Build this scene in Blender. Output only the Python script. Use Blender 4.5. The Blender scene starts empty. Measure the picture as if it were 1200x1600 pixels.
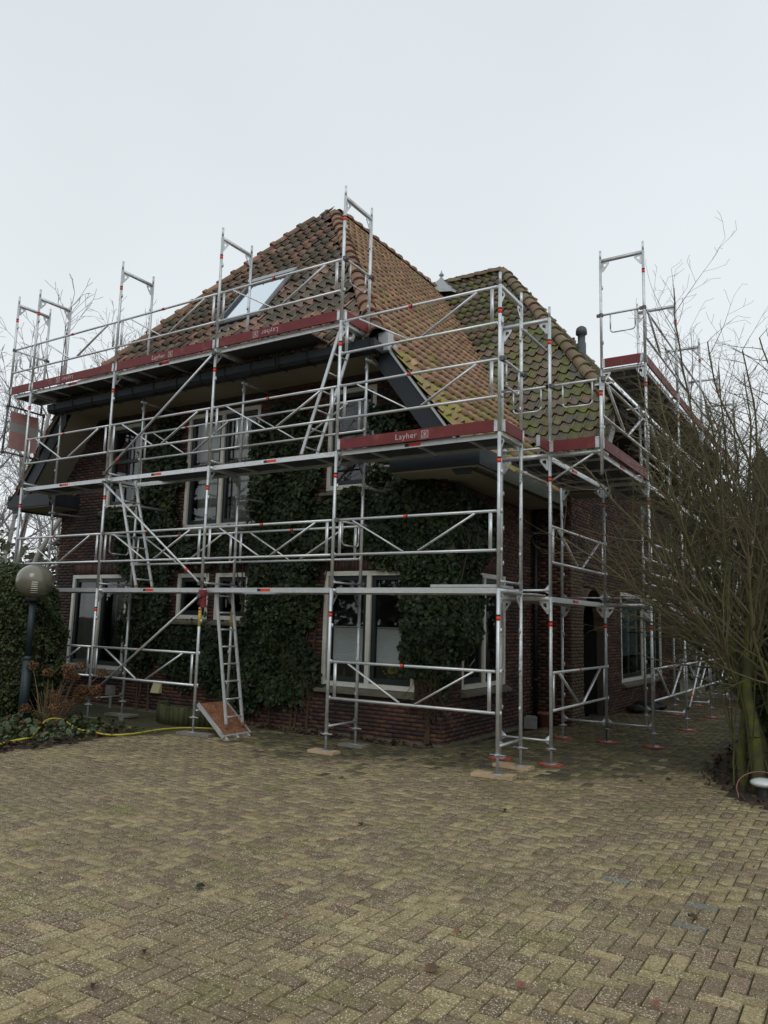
import bpy, math, random
import numpy as np
from mathutils import Vector, Matrix
random.seed(7); RNG = np.random.default_rng(7)
S = bpy.context.scene; COL = S.collection

# ------------------------------------------------------------------ camera, sky, sun, exposure
cam_d = bpy.data.cameras.new('camera'); cam = bpy.data.objects.new('camera', cam_d); COL.objects.link(cam)
cam_d.sensor_fit = 'VERTICAL'; cam_d.sensor_height = 24; cam_d.lens = 1196.9/1600*24
cam_d.clip_start = .05; cam_d.clip_end = 1000
_r, _u, _f = (0.84661, 0.53153, 0.02689), (0.05304, -0.13455, 0.98949), (-0.52956, 0.83629, 0.1421)
M = Matrix.Identity(4)
for i in range(3): M[i][0], M[i][1], M[i][2] = _r[i], _u[i], -_f[i]
M[0][3], M[1][3], M[2][3] = 3.90017, -8.87461, 1.82217
cam.matrix_world = M; S.camera = cam
CAM = np.array([3.90017, -8.87461, 1.82217]); FWD = np.array(_f); RGT = np.array(_r); UPV = np.array(_u)
def project(P):
    d = np.atleast_2d(P)-CAM; z = d@FWD
    return 600+1196.9*(d@RGT)/z, 800-1196.9*(d@UPV)/z, z

SUN_EL, SUN_AZ = 42, 150
W = bpy.data.worlds.new('World'); S.world = W; W.use_nodes = True
nt = W.node_tree; nt.nodes.clear()
out = nt.nodes.new('ShaderNodeOutputWorld'); mix = nt.nodes.new('ShaderNodeMixShader')
b1 = nt.nodes.new('ShaderNodeBackground'); b2 = nt.nodes.new('ShaderNodeBackground')
sky = nt.nodes.new('ShaderNodeTexSky'); sky.sky_type = 'NISHITA'; sky.sun_disc = False
sky.sun_elevation = math.radians(SUN_EL); sky.sun_rotation = math.radians(SUN_AZ)
nt.links.new(sky.outputs[0], b1.inputs[0]); b1.inputs[1].default_value = .1
tc = nt.nodes.new('ShaderNodeTexCoord'); sx = nt.nodes.new('ShaderNodeSeparateXYZ'); nt.links.new(tc.outputs['Generated'], sx.inputs[0])
rp = nt.nodes.new('ShaderNodeValToRGB'); nt.links.new(sx.outputs[2], rp.inputs[0])
rp.color_ramp.elements[0].position = 0.0; rp.color_ramp.elements[0].color = (.83, .865, .88, 1)
rp.color_ramp.elements[1].position = .8; rp.color_ramp.elements[1].color = (.68, .74, .775, 1)
nz = nt.nodes.new('ShaderNodeTexNoise'); nz.inputs['Scale'].default_value = 1.6; nz.inputs['Detail'].default_value = 3
nt.links.new(tc.outputs['Generated'], nz.inputs['Vector'])
nr = nt.nodes.new('ShaderNodeMapRange'); nr.inputs[1].default_value = .3; nr.inputs[2].default_value = .7; nr.inputs[3].default_value = .95; nr.inputs[4].default_value = 1.04
nt.links.new(nz.outputs[0], nr.inputs[0])
mm = nt.nodes.new('ShaderNodeVectorMath'); mm.operation = 'SCALE'; nt.links.new(rp.outputs[0], mm.inputs[0]); nt.links.new(nr.outputs[0], mm.inputs['Scale'])
nt.links.new(mm.outputs[0], b2.inputs[0]); b2.inputs[1].default_value = 1.0
mix.inputs[0].default_value = .93
nt.links.new(b1.outputs[0], mix.inputs[1]); nt.links.new(b2.outputs[0], mix.inputs[2]); nt.links.new(mix.outputs[0], out.inputs[0])
sun_d = bpy.data.lights.new('sun', 'SUN'); sun_d.energy = .5; sun_d.angle = math.radians(25); sun_d.color = (1, .97, .92)
sun = bpy.data.objects.new('sun', sun_d); COL.objects.link(sun)
_az = math.radians(SUN_AZ); _el = math.radians(SUN_EL)
sun.rotation_euler = Vector((math.sin(_az)*math.cos(_el), math.cos(_az)*math.cos(_el), math.sin(_el))).to_track_quat('Z', 'Y').to_euler()
S.view_settings.view_transform = 'Standard'; S.view_settings.look = 'None'
S.view_settings.exposure = 0.14; S.view_settings.gamma = 1; S.view_settings.use_curve_mapping = False
S.cycles.max_bounces = 8; S.cycles.transparent_max_bounces = 12

# ------------------------------------------------------------------ materials
def lin(r, g, b):
    f = lambda c: (c/255/12.92) if c/255 <= .04045 else ((c/255+.055)/1.055)**2.4
    return (f(r), f(g), f(b), 1)
def mat(name, c1, c2=None, scale=6, rough=.8, metal=0, bump=0, bscale=60, vary=0, moss=None, moss_s=3, moss_t=.5, specks=None, speck_s=90,
        hue=0, spec=.5, coat=0, stains=None, stain_s=.7, stain_t=.5, trans=0, alt=None, alt_t=.8):
    m = bpy.data.materials.new(name); m.use_nodes = True; n = m.node_tree.nodes; L = m.node_tree.links
    p = n['Principled BSDF']; p.inputs['Roughness'].default_value = rough; p.inputs['Metallic'].default_value = metal
    p.inputs['Specular IOR Level'].default_value = spec; p.inputs['Coat Weight'].default_value = coat
    geo = n.new('ShaderNodeNewGeometry'); pos = geo.outputs['Position']
    def noise(s, d=5, r=.6):
        t = n.new('ShaderNodeTexNoise'); t.inputs['Scale'].default_value = s; t.inputs['Detail'].default_value = d; t.inputs['Roughness'].default_value = r
        L.new(pos, t.inputs['Vector']); return t.outputs[0]
    def mr(x, a, b, c=0, d=1):
        t = n.new('ShaderNodeMapRange'); t.inputs[1].default_value = a; t.inputs[2].default_value = b; t.inputs[3].default_value = c; t.inputs[4].default_value = d
        L.new(x, t.inputs[0]); return t.outputs[0]
    def mixc(f, a, b):
        t = n.new('ShaderNodeMix'); t.data_type = 'RGBA'
        if isinstance(f, float): t.inputs[0].default_value = f
        else: L.new(f, t.inputs[0])
        for i, v in ((6, a), (7, b)):
            if isinstance(v, tuple): t.inputs[i].default_value = v
            else: L.new(v, t.inputs[i])
        return t.outputs[2]
    def math_(op, a, b):
        t = n.new('ShaderNodeMath'); t.operation = op
        for i, v in ((0, a), (1, b)):
            if isinstance(v, (int, float)): t.inputs[i].default_value = v
            else: L.new(v, t.inputs[i])
        return t.outputs[0]
    col = c1
    if c2: col = mixc(mr(noise(scale), .35, .65), c1, c2)
    if vary or alt:
        oi = n.new('ShaderNodeObjectInfo')
        r = math_('FRACT', math_('ADD', oi.outputs['Random'], geo.outputs['Random Per Island']), 0)
        if alt: col = mixc(math_('GREATER_THAN', math_('FRACT', math_('MULTIPLY', r, 37.7), 0), alt_t), col, alt)
        h = n.new('ShaderNodeHueSaturation'); L.new(mr(r, 0, 1, 1-vary, 1+vary), h.inputs['Value'])
        r2 = math_('FRACT', math_('MULTIPLY', r, 17.3), 0)
        L.new(mr(r2, 0, 1, .5-hue, .5+hue), h.inputs['Hue'])
        if isinstance(col, tuple): h.inputs['Color'].default_value = col
        else: L.new(col, h.inputs['Color'])
        col = h.outputs[0]
    if stains: col = mixc(mr(noise(stain_s, 4), stain_t, stain_t+.16), col, stains)
    if moss: col = mixc(mr(noise(moss_s, 7, .68), moss_t, moss_t+.14), col, moss)
    if specks:
        v = n.new('ShaderNodeTexVoronoi'); v.inputs['Scale'].default_value = speck_s; L.new(pos, v.inputs['Vector'])
        sc = n.new('ShaderNodeSeparateColor'); L.new(v.outputs['Color'], sc.inputs[0])
        f = math_('MULTIPLY', math_('LESS_THAN', v.outputs['Distance'], mr(sc.outputs[2], 0, 1, .10, .46)), math_('GREATER_THAN', sc.outputs[0], .3))
        v2 = n.new('ShaderNodeTexVoronoi'); v2.inputs['Scale'].default_value = speck_s*.42; L.new(pos, v2.inputs['Vector'])
        s2 = n.new('ShaderNodeSeparateColor'); L.new(v2.outputs['Color'], s2.inputs[0])
        f = math_('MAXIMUM', f, math_('MULTIPLY', math_('LESS_THAN', v2.outputs['Distance'], .22), math_('GREATER_THAN', s2.outputs[0], .72)))
        f2 = math_('MULTIPLY', f, mr(sc.outputs[1], 0, 1, .35, 1))
        col = mixc(f2, col, specks)
        darks = math_('MULTIPLY', math_('LESS_THAN', sc.outputs[0], .25), .5)
        col = mixc(darks, col, tuple(list(np.array(c1[:3])*.35)+[1]))
    if isinstance(col, tuple): p.inputs['Base Color'].default_value = col
    else: L.new(col, p.inputs['Base Color'])
    if bump:
        b = n.new('ShaderNodeBump'); b.inputs['Strength'].default_value = bump; b.inputs['Distance'].default_value = .01
        L.new(noise(bscale, 4), b.inputs['Height']); L.new(b.outputs[0], p.inputs['Normal'])
    return m
MT = {}
MT['steel'] = mat('galvanised_steel', (.60, .62, .63, 1), (.70, .72, .73, 1), 9, .45, .6, .15, 80, vary=.12, stains=(.40, .40, .39, 1), stain_s=5, stain_t=.56)
MT['steel_dull'] = mat('dull_steel', (.36, .37, .38, 1), (.48, .49, .5, 1), 14, .55, .6, .2, 60)
MT['alu'] = mat('aluminium', (.66, .68, .69, 1), (.76, .77, .78, 1), 5, .42, .6, .05, vary=.10, stains=(.48, .48, .47, 1), stain_s=5, stain_t=.58)
MT['coupler'] = mat('coupler_iron', (.10, .10, .10, 1), (.2, .19, .18, 1), 30, .6, .5)
MT['tag'] = mat('orange_red_tape', (.85, .055, .02, 1), None, rough=.5)
MT['tagblack'] = mat('black_print', (.02, .02, .02, 1), rough=.6)
MT['yellowtape'] = mat('yellow_tape', (.65, .5, .06, 1), (.5, .38, .05, 1), 30, .5)
MT['redtape'] = mat('dark_red_tape', (.28, .03, .035, 1), (.2, .02, .03, 1), 30, .5)
MT['toe'] = mat('oxblood_toe_board', (.20, .026, .028, 1), (.155, .02, .022, 1), 5, .6, 0, .1, 40, stains=(.25, .075, .065, 1), stain_s=4, stain_t=.58)
MT['deck_under'] = mat('deck_underside', (.045, .05, .065, 1), (.06, .065, .08, 1), 4, .6)  # dark navy puts the underside's shade and sky tint into the colour
MT['deck_top'] = mat('deck_plywood', (.22, .12, .07, 1), (.3, .16, .09, 1), 8, .7, 0, .3)
MT['ply'] = mat('brown_film_plywood', (.24, .10, .05, 1), (.33, .15, .08, 1), 7, .75, 0, .4, 30, specks=(.5, .3, .18, 1), speck_s=45, stains=(.2, .08, .04, 1), stain_s=5, stain_t=.55)
MT['plank'] = mat('pale_plank', (.58, .42, .26, 1), (.46, .33, .20, 1), 12, .8, 0, .4, 40, stains=(.2, .15, .1, 1), stain_s=8, stain_t=.6)
MT['plank_grey'] = mat('grey_plank', (.28, .25, .21, 1), (.2, .18, .15, 1), 12, .85, 0, .4)
MT['pad'] = mat('orange_base_pad', (.5, .10, .06, 1), (.38, .075, .05, 1), 20, .75, stains=(.25,.12,.09,1), stain_s=9, stain_t=.55)
MT['white'] = mat('white_lettering', (.62, .5, .5, 1), rough=.6)
MT['brick'] = mat('red_brown_brick', (.09, .042, .028, 1), (.128, .062, .042, 1), 9, .85, 0, .5, 90, vary=.38, hue=.012, stains=(.045, .03, .028, 1), stain_s=.9, stain_t=.5, alt=(.06, .034, .036, 1), alt_t=.75)
MT['brick_tan'] = mat('mossy_brown_brick', (.095, .065, .038, 1), (.13, .088, .052, 1), 7, .85, 0, .5, 90, vary=.3, stains=(.09, .075, .035, 1), stain_s=1.5, stain_t=.5)
MT['mortar'] = mat('mortar', (.055, .042, .036, 1), (.075, .058, .05, 1), 12, .95, 0, .3)
MT['tile_front'] = mat('weathered_pantile', (.25, .14, .095, 1), (.35, .205, .145, 1), 9, .8, 0, .6, 70, vary=.42, hue=.015, alt=(.17, .135, .105, 1), alt_t=.55,
    moss=(.095, .095, .055, 1), moss_s=4.5, moss_t=.5, stains=(.12, .098, .078, 1), stain_s=1.6, stain_t=.46)
MT['tile_side'] = mat('orange_pantile', (.42, .25, .165, 1), (.52, .30, .19, 1), 7, .8, 0, .5, 70, vary=.2, hue=.01, alt=(.36, .20, .14, 1), alt_t=.8,
    moss=(.34, .31, .10, 1), moss_s=2.3, moss_t=.52, stains=(.38, .27, .18, 1), stain_s=2.2, stain_t=.48)
MT['tile_side_moss'] = mat('yellow_mossy_pantile', (.33, .25, .13, 1), (.42, .28, .16, 1), 7, .82, 0, .5, 70, vary=.22, hue=.012, alt=(.36, .2, .13, 1), alt_t=.75,
    moss=(.30, .29, .06, 1), moss_s=3.2, moss_t=.46, stains=(.25, .22, .12, 1), stain_s=4, stain_t=.5)
MT['tile_wing'] = mat('mossy_pantile', (.15, .11, .082, 1), (.20, .145, .105, 1), 9, .82, 0, .6, 70, vary=.32, hue=.006, alt=(.24, .13, .095, 1), alt_t=.85,
    moss=(.15, .165, .045, 1), moss_s=3.0, moss_t=.465, stains=(.125, .12, .095, 1), stain_s=2.6, stain_t=.43)
MT['ridge'] = mat('ridge_tile', (.30, .155, .10, 1), (.20, .11, .075, 1), 8, .8, 0, .5, 70, vary=.35, moss=(.1, .105, .045, 1), moss_s=4.5, moss_t=.5)
MT['ridge_wing'] = mat('mossy_ridge_tile', (.23, .15, .10, 1), (.18, .13, .09, 1), 8, .8, 0, .5, 70, vary=.25, moss=(.14, .15, .06, 1), moss_s=3.5, moss_t=.47)
MT['under'] = mat('roof_underlay', (.03, .028, .025, 1), rough=.95)
MT['navy'] = mat('dark_blue_grey_paint', (.014, .02, .028, 1), (.019, .026, .034, 1), 2, .55, 0, .05, stains=(.03, .036, .038, 1), stain_s=2, stain_t=.55)
MT['olive'] = mat('mossy_gutter_paint', (.045, .055, .04, 1), (.06, .068, .045, 1), 5, .6, 0, .1)
MT['soffit'] = mat('beige_soffit', (.30, .275, .21, 1), (.26, .24, .18, 1), 2, .7)
MT['cream'] = mat('cream_window_paint', (.76, .745, .67, 1), (.68, .665, .59, 1), 5, .55, stains=(.36, .35, .29, 1), stain_s=6, stain_t=.64)
MT['sash'] = mat('dark_green_sash', (.018, .028, .028, 1), rough=.35)
MT['sill'] = mat('stone_sill', (.17, .16, .12, 1), (.12, .12, .085, 1), 7, .85, 0, .3, moss=(.09, .1, .045, 1), moss_s=5, moss_t=.55)
MT['blind'] = mat('pleated_blind', (.86, .9, .91, 1), (.82, .86, .88, 1), 3, .8)
MT['curtain'] = mat('pale_curtain', (.7, .7, .64, 1), (.6, .6, .55, 1), 3, .9)
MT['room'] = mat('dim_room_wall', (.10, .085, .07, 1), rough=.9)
MT['lead'] = mat('lead_grey', (.30, .31, .32, 1), (.38, .39, .40, 1), 6, .65, .2)
MT['zinc'] = mat('zinc_edge', (.5, .52, .53, 1), rough=.5, metal=.4)
MT['palegrey'] = mat('pale_grey_board', (.48, .50, .50, 1), (.38, .40, .39, 1), 5, .6)
MT['black'] = mat('matt_black', (.012, .012, .013, 1), rough=.5)
MT['pipegrey'] = mat('grey_vent_pipe', (.09, .10, .11, 1), (.06, .07, .08, 1), 8, .55)
MT['ivy'] = mat('ivy_leaf', (.012, .024, .007, 1), (.024, .042, .012, 1), 5, .5, vary=.55, hue=.025, alt=(.06, .07, .022, 1), alt_t=.94, spec=.35)
MT['ivystem'] = mat('ivy_stem', (.10, .065, .04, 1), (.07, .05, .03, 1), 9, .9)
MT['hedge'] = mat('conifer_hedge', (.025, .042, .013, 1), (.065, .085, .024, 1), 6, .7, vary=.45, hue=.02)
MT['conifer'] = mat('far_conifer', (.11, .13, .10, 1), (.16, .18, .14, 1), 1, .8, vary=.3)  # foliage paled: distance haze is put into the colour
MT['bark'] = mat('mossy_bark', (.065, .058, .03, 1), (.085, .085, .025, 1), 14, .9, 0, .5, 60, moss=(.10, .12, .015, 1), moss_s=6, moss_t=.48)
MT['twig'] = mat('shrub_twig', (.12, .092, .062, 1), (.14, .13, .055, 1), 3, .85, moss=(.14, .15, .035, 1), moss_s=4, moss_t=.56)
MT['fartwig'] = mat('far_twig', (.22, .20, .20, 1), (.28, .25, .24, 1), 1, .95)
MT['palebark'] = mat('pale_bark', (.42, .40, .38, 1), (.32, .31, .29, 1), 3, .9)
MT['greenscrub'] = mat('scrub', (.09, .11, .055, 1), (.13, .13, .08, 1), .6, .9, vary=.4, hue=.03)
MT['soil'] = mat('leafy_soil', (.035, .025, .016, 1), (.055, .04, .025, 1), 9, .95, 0, .8, 40, moss=(.04, .05, .015, 1), moss_s=2, moss_t=.55)
MT['litter'] = mat('dead_leaf', (.07, .035, .02, 1), (.11, .06, .035, 1), 5, .8, vary=.6, hue=.03, alt=(.035, .02, .014, 1), alt_t=.5)
MT['grasscover'] = mat('ground_cover_leaf', (.04, .065, .02, 1), (.06, .09, .035, 1), 5, .5, vary=.45, hue=.02, alt=(.13, .07, .03, 1), alt_t=.8)
MT['ground'] = mat('rough_ground', (.05, .055, .025, 1), (.07, .065, .035, 1), .6, .95, 0, .5)
MT['joint'] = mat('mossy_joint', (.09, .10, .014, 1), (.05, .045, .018, 1), 4, .95, 0, .6, 60, stains=(.05, .04, .03, 1), stain_s=.9, stain_t=.52)
MT['paver'] = mat('exposed_aggregate_paver', (.265, .203, .098, 1), (.36, .285, .145, 1), 4.5, .8, 0, .6, 130, vary=.22, hue=.01,
    alt=(.22, .158, .095, 1), alt_t=.62, stains=(.20, .148, .085, 1), stain_s=.75, stain_t=.49, moss=(.20, .19, .055, 1), moss_s=1.5, moss_t=.55, specks=(.85, .77, .55, 1), speck_s=112)
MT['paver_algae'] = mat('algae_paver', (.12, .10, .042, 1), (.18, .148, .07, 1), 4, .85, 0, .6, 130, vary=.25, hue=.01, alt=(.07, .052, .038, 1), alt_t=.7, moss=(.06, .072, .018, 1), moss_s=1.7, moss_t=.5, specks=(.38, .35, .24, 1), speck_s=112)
MT['paver_blue'] = mat('blue_grey_stained_paver', (.16, .165, .15, 1), (.24, .21, .13, 1), 14, .7, 0, .6, 130, specks=(.6, .6, .55, 1), speck_s=112)
MT['greenbase'] = mat('algae_paving', (.08, .085, .035, 1), (.06, .055, .03, 1), 2, .9, 0, .5)
MT['hose'] = mat('yellow_hose', (.62, .55, .06, 1), (.55, .48, .06, 1), 9, .45)
MT['globe'] = mat('smoky_globe', (.20, .185, .14, 1), (.16, .15, .11, 1), 2, .22, 0, 0, coat=.5, stains=(.12, .11, .07, 1), stain_s=3, stain_t=.6)
MT['lamp_in'] = mat('lamp_louvre', (.75, .72, .6, 1), rough=.5)
MT['lamppole'] = mat('dark_teal_pole', (.018, .033, .038, 1), rough=.5)
MT['hydra'] = mat('dried_hydrangea', (.13, .058, .022, 1), (.19, .10, .045, 1), 12, .9, vary=.5, hue=.02)
MT['stalk'] = mat('dry_stalk', (.28, .20, .11, 1), (.2, .14, .08, 1), 9, .9)
MT['planter'] = mat('mossy_log_edging', (.045, .05, .018, 1), (.075, .08, .03, 1), 8, .9, 0, .5, vary=.3)
MT['pot'] = mat('terracotta', (.25, .09, .06, 1), rough=.8)
MT['concrete'] = mat('concrete', (.3, .3, .28, 1), (.22, .22, .2, 1), 8, .9, 0, .3)
MT['plastic'] = mat('glossy_white_plastic', (.72, .76, .74, 1), rough=.15, coat=.5)
MT['creamplastic'] = mat('cream_plastic', (.62, .56, .33, 1), rough=.6)
MT['redwire'] = mat('reddish_wire', (.3, .12, .1, 1), rough=.5)
MT['skyblind'] = mat('teal_grey_blind', (.16, .24, .25, 1), (.12, .19, .2, 1), 2, .5)

def glassmat():
    m = bpy.data.materials.new('window_glass'); m.use_nodes = True; n = m.node_tree.nodes; L = m.node_tree.links; n.clear()
    o = n.new('ShaderNodeOutputMaterial'); mx = n.new('ShaderNodeMixShader'); t = n.new('ShaderNodeBsdfTransparent'); g = n.new('ShaderNodeBsdfGlossy')
    t.inputs[0].default_value = (.93, .95, .94, 1); g.inputs['Roughness'].default_value = .02; g.inputs[0].default_value = (.95, .97, 1, 1)
    f = n.new('ShaderNodeFresnel'); f.inputs[0].default_value = 1.75
    geo = n.new('ShaderNodeNewGeometry'); tx = n.new('ShaderNodeTexNoise'); tx.inputs['Scale'].default_value = 1.3; L.new(geo.outputs['Position'], tx.inputs['Vector'])
    bp = n.new('ShaderNodeBump'); bp.inputs['Strength'].default_value = .035; bp.inputs['Distance'].default_value = .02; L.new(tx.outputs[0], bp.inputs['Height'])
    L.new(bp.outputs[0], g.inputs['Normal']); L.new(f.outputs[0], mx.inputs[0]); L.new(t.outputs[0], mx.inputs[1]); L.new(g.outputs[0], mx.inputs[2]); L.new(mx.outputs[0], o.inputs[0])
    return m
MT['glass'] = glassmat()

# ------------------------------------------------------------------ mesh helpers
class MB:
    def __init__(s): s.v = []; s.f = []; s.m = []; s.cur = 0
    def add(s, vs, fs):
        o = len(s.v); s.v += [tuple(v) for v in vs]; s.f += [tuple(i+o for i in f) for f in fs]; s.m += [s.cur]*len(fs); return s
    def box(s, x0, x1, y0, y1, z0, z1):
        return s.add([(x0,y0,z0),(x1,y0,z0),(x1,y1,z0),(x0,y1,z0),(x0,y0,z1),(x1,y0,z1),(x1,y1,z1),(x0,y1,z1)],
                     [(0,3,2,1),(4,5,6,7),(0,1,5,4),(1,2,6,5),(2,3,7,6),(3,0,4,7)])
    def obox(s, c, ax, ay, az):   # oriented box: centre and three half-axis vectors
        c, ax, ay, az = map(lambda q: np.array(q, float), (c, ax, ay, az)); vs = []
        for k in (-1, 1):
            for i, j in ((-1,-1),(1,-1),(1,1),(-1,1)): vs.append(c+ax*i+ay*j+az*k)
        return s.add(vs, [(0,3,2,1),(4,5,6,7),(0,1,5,4),(1,2,6,5),(2,3,7,6),(3,0,4,7)])
    def bar(s, a, b, w, t, up=(0,0,1)):   # flat bar from a to b, width w along up-ish, thickness t
        a, b = np.array(a, float), np.array(b, float); d = b-a; l = np.linalg.norm(d); d /= l
        side = np.cross(d, np.array(up, float)); side /= np.linalg.norm(side); u = np.cross(side, d)
        return s.obox((a+b)/2, d*l/2, side*t/2, u*w/2)
    def tube(s, a, b, r, n=10, r2=None, caps=True):
        a, b = np.array(a, float), np.array(b, float); d = b-a; d /= np.linalg.norm(d); r2 = r if r2 is None else r2
        q = np.array((0,0,1.)) if abs(d[2]) < .9 else np.array((1.,0,0)); e = np.cross(d, q); e /= np.linalg.norm(e); g = np.cross(d, e); vs = []
        for P, R in ((a, r), (b, r2)):
            for i in range(n):
                t = 2*math.pi*i/n; vs.append(P+(e*math.cos(t)+g*math.sin(t))*R)
        fs = [(i, (i+1)%n, n+(i+1)%n, n+i) for i in range(n)]
        if caps: fs += [tuple(range(n-1, -1, -1)), tuple(range(n, 2*n))]
        return s.add(vs, fs)
    def path(s, pts, r, n=8):
        for a, b in zip(pts[:-1], pts[1:]): s.tube(a, b, r, n)
        return s
    def prism(s, poly, axis, a, b):    # poly in the two other axes, extruded along axis from a to b
        def P(p, w): return {'y': (p[0], w, p[1]), 'x': (w, p[0], p[1]), 'z': (p[0], p[1], w)}[axis]
        n = len(poly); vs = [P(p, a) for p in poly]+[P(p, b) for p in poly]
        return s.add(vs, [tuple(range(n)), tuple(range(2*n-1, n-1, -1))]+[(i, i+n, (i+1)%n+n, (i+1)%n) for i in range(n)])
    def lathe(s, prof, n=20, c=(0,0,0)):
        vs = []; fs = []
        for r, z in prof:
            for i in range(n): t = 2*math.pi*i/n; vs.append((c[0]+r*math.cos(t), c[1]+r*math.sin(t), c[2]+z))
        for k in range(len(prof)-1):
            for i in range(n): fs.append((k*n+i, k*n+(i+1)%n, (k+1)*n+(i+1)%n, (k+1)*n+i))
        return s.add(vs, fs)
    def mesh(s, name, mats, smooth=False):
        me = bpy.data.meshes.new(name); me.from_pydata(s.v, [], s.f)
        for m in (mats if isinstance(mats, (list, tuple)) else [mats]): me.materials.append(MT[m])
        if len(s.v):
            me.polygons.foreach_set('material_index', s.m)
            if smooth: me.polygons.foreach_set('use_smooth', [len(f) <= 4 for f in s.f])
        me.update(); return me
    def build(s, name, mats, parent=None, smooth=False, **kw):
        return link(name, s.mesh(name, mats, smooth), parent, **kw)
def link(name, me, parent=None, loc=None, rz=0, label=None, cat=None, group=None, kind=None):
    o = bpy.data.objects.new(name, me); COL.objects.link(o)
    if parent: o.parent = parent
    if loc is not None: o.location = loc
    if rz: o.rotation_euler = (0, 0, rz)
    if label: o['label'] = label
    if cat: o['category'] = cat
    if group: o['group'] = group
    if kind: o['kind'] = kind
    return o
def thing(name, label, cat, loc=(0,0,0), group=None, rz=0, parent=None): return link(name, None, parent, loc, rz, label, cat, group)
def np_mesh(name, V, F, mat_, smooth=False):
    """V (N,3), F (M,k) arrays"""
    V = np.asarray(V, dtype=np.float32); F = np.asarray(F, dtype=np.int32); k = F.shape[1]
    me = bpy.data.meshes.new(name); me.vertices.add(len(V)); me.vertices.foreach_set('co', V.ravel())
    me.loops.add(F.size); me.loops.foreach_set('vertex_index', F.ravel())
    me.polygons.add(len(F)); me.polygons.foreach_set('loop_start', np.arange(0, F.size, k, dtype=np.int32))
    me.materials.append(MT[mat_] if isinstance(mat_, str) else mat_)
    me.update(calc_edges=True); me.validate()
    if smooth: me.polygons.foreach_set('use_smooth', np.ones(len(F), bool))
    return me
def stamp(tv, tf, O, A, B, C):
    """template verts (k,3) faces (m,j) stamped with origins O and axes A,B,C (N,3)"""
    tv = np.asarray(tv, float); tf = np.asarray(tf); N = len(O)
    V = O[:,None,:] + tv[None,:,0,None]*A[:,None,:] + tv[None,:,1,None]*B[:,None,:] + tv[None,:,2,None]*C[:,None,:]
    F = tf[None,:,:] + (np.arange(N)*len(tv))[:,None,None]
    return V.reshape(-1,3), F.reshape(-1, tf.shape[1])
def rand_axes(N, normal=None, spread=1.0):
    n = RNG.normal(size=(N,3))*spread
    if normal is not None: n = n + np.asarray(normal)
    n /= np.linalg.norm(n, axis=1)[:,None]; q = RNG.normal(size=(N,3)); a = np.cross(n, q); a /= np.linalg.norm(a, axis=1)[:,None]
    return a, np.cross(n, a), n
LEAF_V = [(-.5,-.15,0),(-.28,.32,.05),(0,-.5,0),(0,.6,-.08),(.5,-.15,0),(.28,.32,.05)]
LEAF_F = [(2,3,1),(2,1,0),(2,4,5),(2,5,3)]
DIAM_V = [(-.5,0,0),(0,-.32,.06),(.5,0,0),(0,.32,-.03)]
DIAM_F = [(0,1,2),(0,2,3)]
def leaves(name, P, size, normal, mat_, parent=None, spread=.7, tv=LEAF_V, tf=LEAF_F, **kw):
    N = len(P); a, b, c = rand_axes(N, normal, spread); s = (np.clip(RNG.lognormal(-.05, .32, N), .4, 1.9)*size)[:,None]
    V, F = stamp(tv, tf, np.asarray(P), a*s, b*s, c*s)
    return link(name, np_mesh(name, V, F, mat_), parent, **kw)
def segs_mesh(name, segs, mat_, n=4):
    s = np.array(segs, float); A, B, R0, R1 = s[:,0:3], s[:,3:6], s[:,6], s[:,7]; d = B-A; d /= (np.linalg.norm(d, axis=1)[:,None]+1e-9)
    q = np.where(np.abs(d[:,2:3]) < .9, np.array([[0,0,1.]]), np.array([[1.,0,0]])); e = np.cross(d, q); e /= np.linalg.norm(e, axis=1)[:,None]; g = np.cross(d, e)
    t = np.arange(n)*2*math.pi/n; ring = e[:,None,:]*np.cos(t)[None,:,None]+g[:,None,:]*np.sin(t)[None,:,None]
    V = np.concatenate([A[:,None,:]+ring*R0[:,None,None], B[:,None,:]+ring*R1[:,None,None]], axis=1).reshape(-1,3)
    f = np.array([(i, (i+1)%n, n+(i+1)%n, n+i) for i in range(n)]); F = (f[None]+(np.arange(len(s))*2*n)[:,None,None]).reshape(-1,4)
    return np_mesh(name, V, F, mat_, smooth=True)
def in_poly(x, z, poly):
    x = np.asarray(x); z = np.asarray(z); ins = np.zeros(x.shape, bool); n = len(poly)
    for i in range(n):
        x1, z1 = poly[i]; x2, z2 = poly[(i+1)%n]
        c = ((z1 > z) != (z2 > z)); xx = (x2-x1)*(z-z1)/((z2-z1) if z2 != z1 else 1e-9)+x1; ins ^= (c & (x < xx))
    return ins

# ------------------------------------------------------------------ ground and paving
MB().add([(-400,-400,-.06),(400,-400,-.06),(400,400,-.06),(-400,400,-.06)], [(0,1,2,3)]).build('ground', 'ground', kind='structure')
DRIVE = [(-6.2,-14),(10,-14),(10,-1.0),(4.2,-.35),(2.95,.25),(2.35,1.0),(2.0,2.2),(1.95,3.4),(2.3,8),(2.5,20),(-1.2,20),(-1.2,5.0),(-1.5,1.7),(-5.7,1.7),(-5.7,-.35),(-5.9,-.9),(-5.75,-2.0),(-5.9,-3.2),(-7.5,-5.5),(-12,-8)]
drv = MB().add([(x, y, -.012) for x, y in DRIVE], [tuple(range(len(DRIVE)))]).build('driveway', 'joint', kind='structure')
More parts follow.
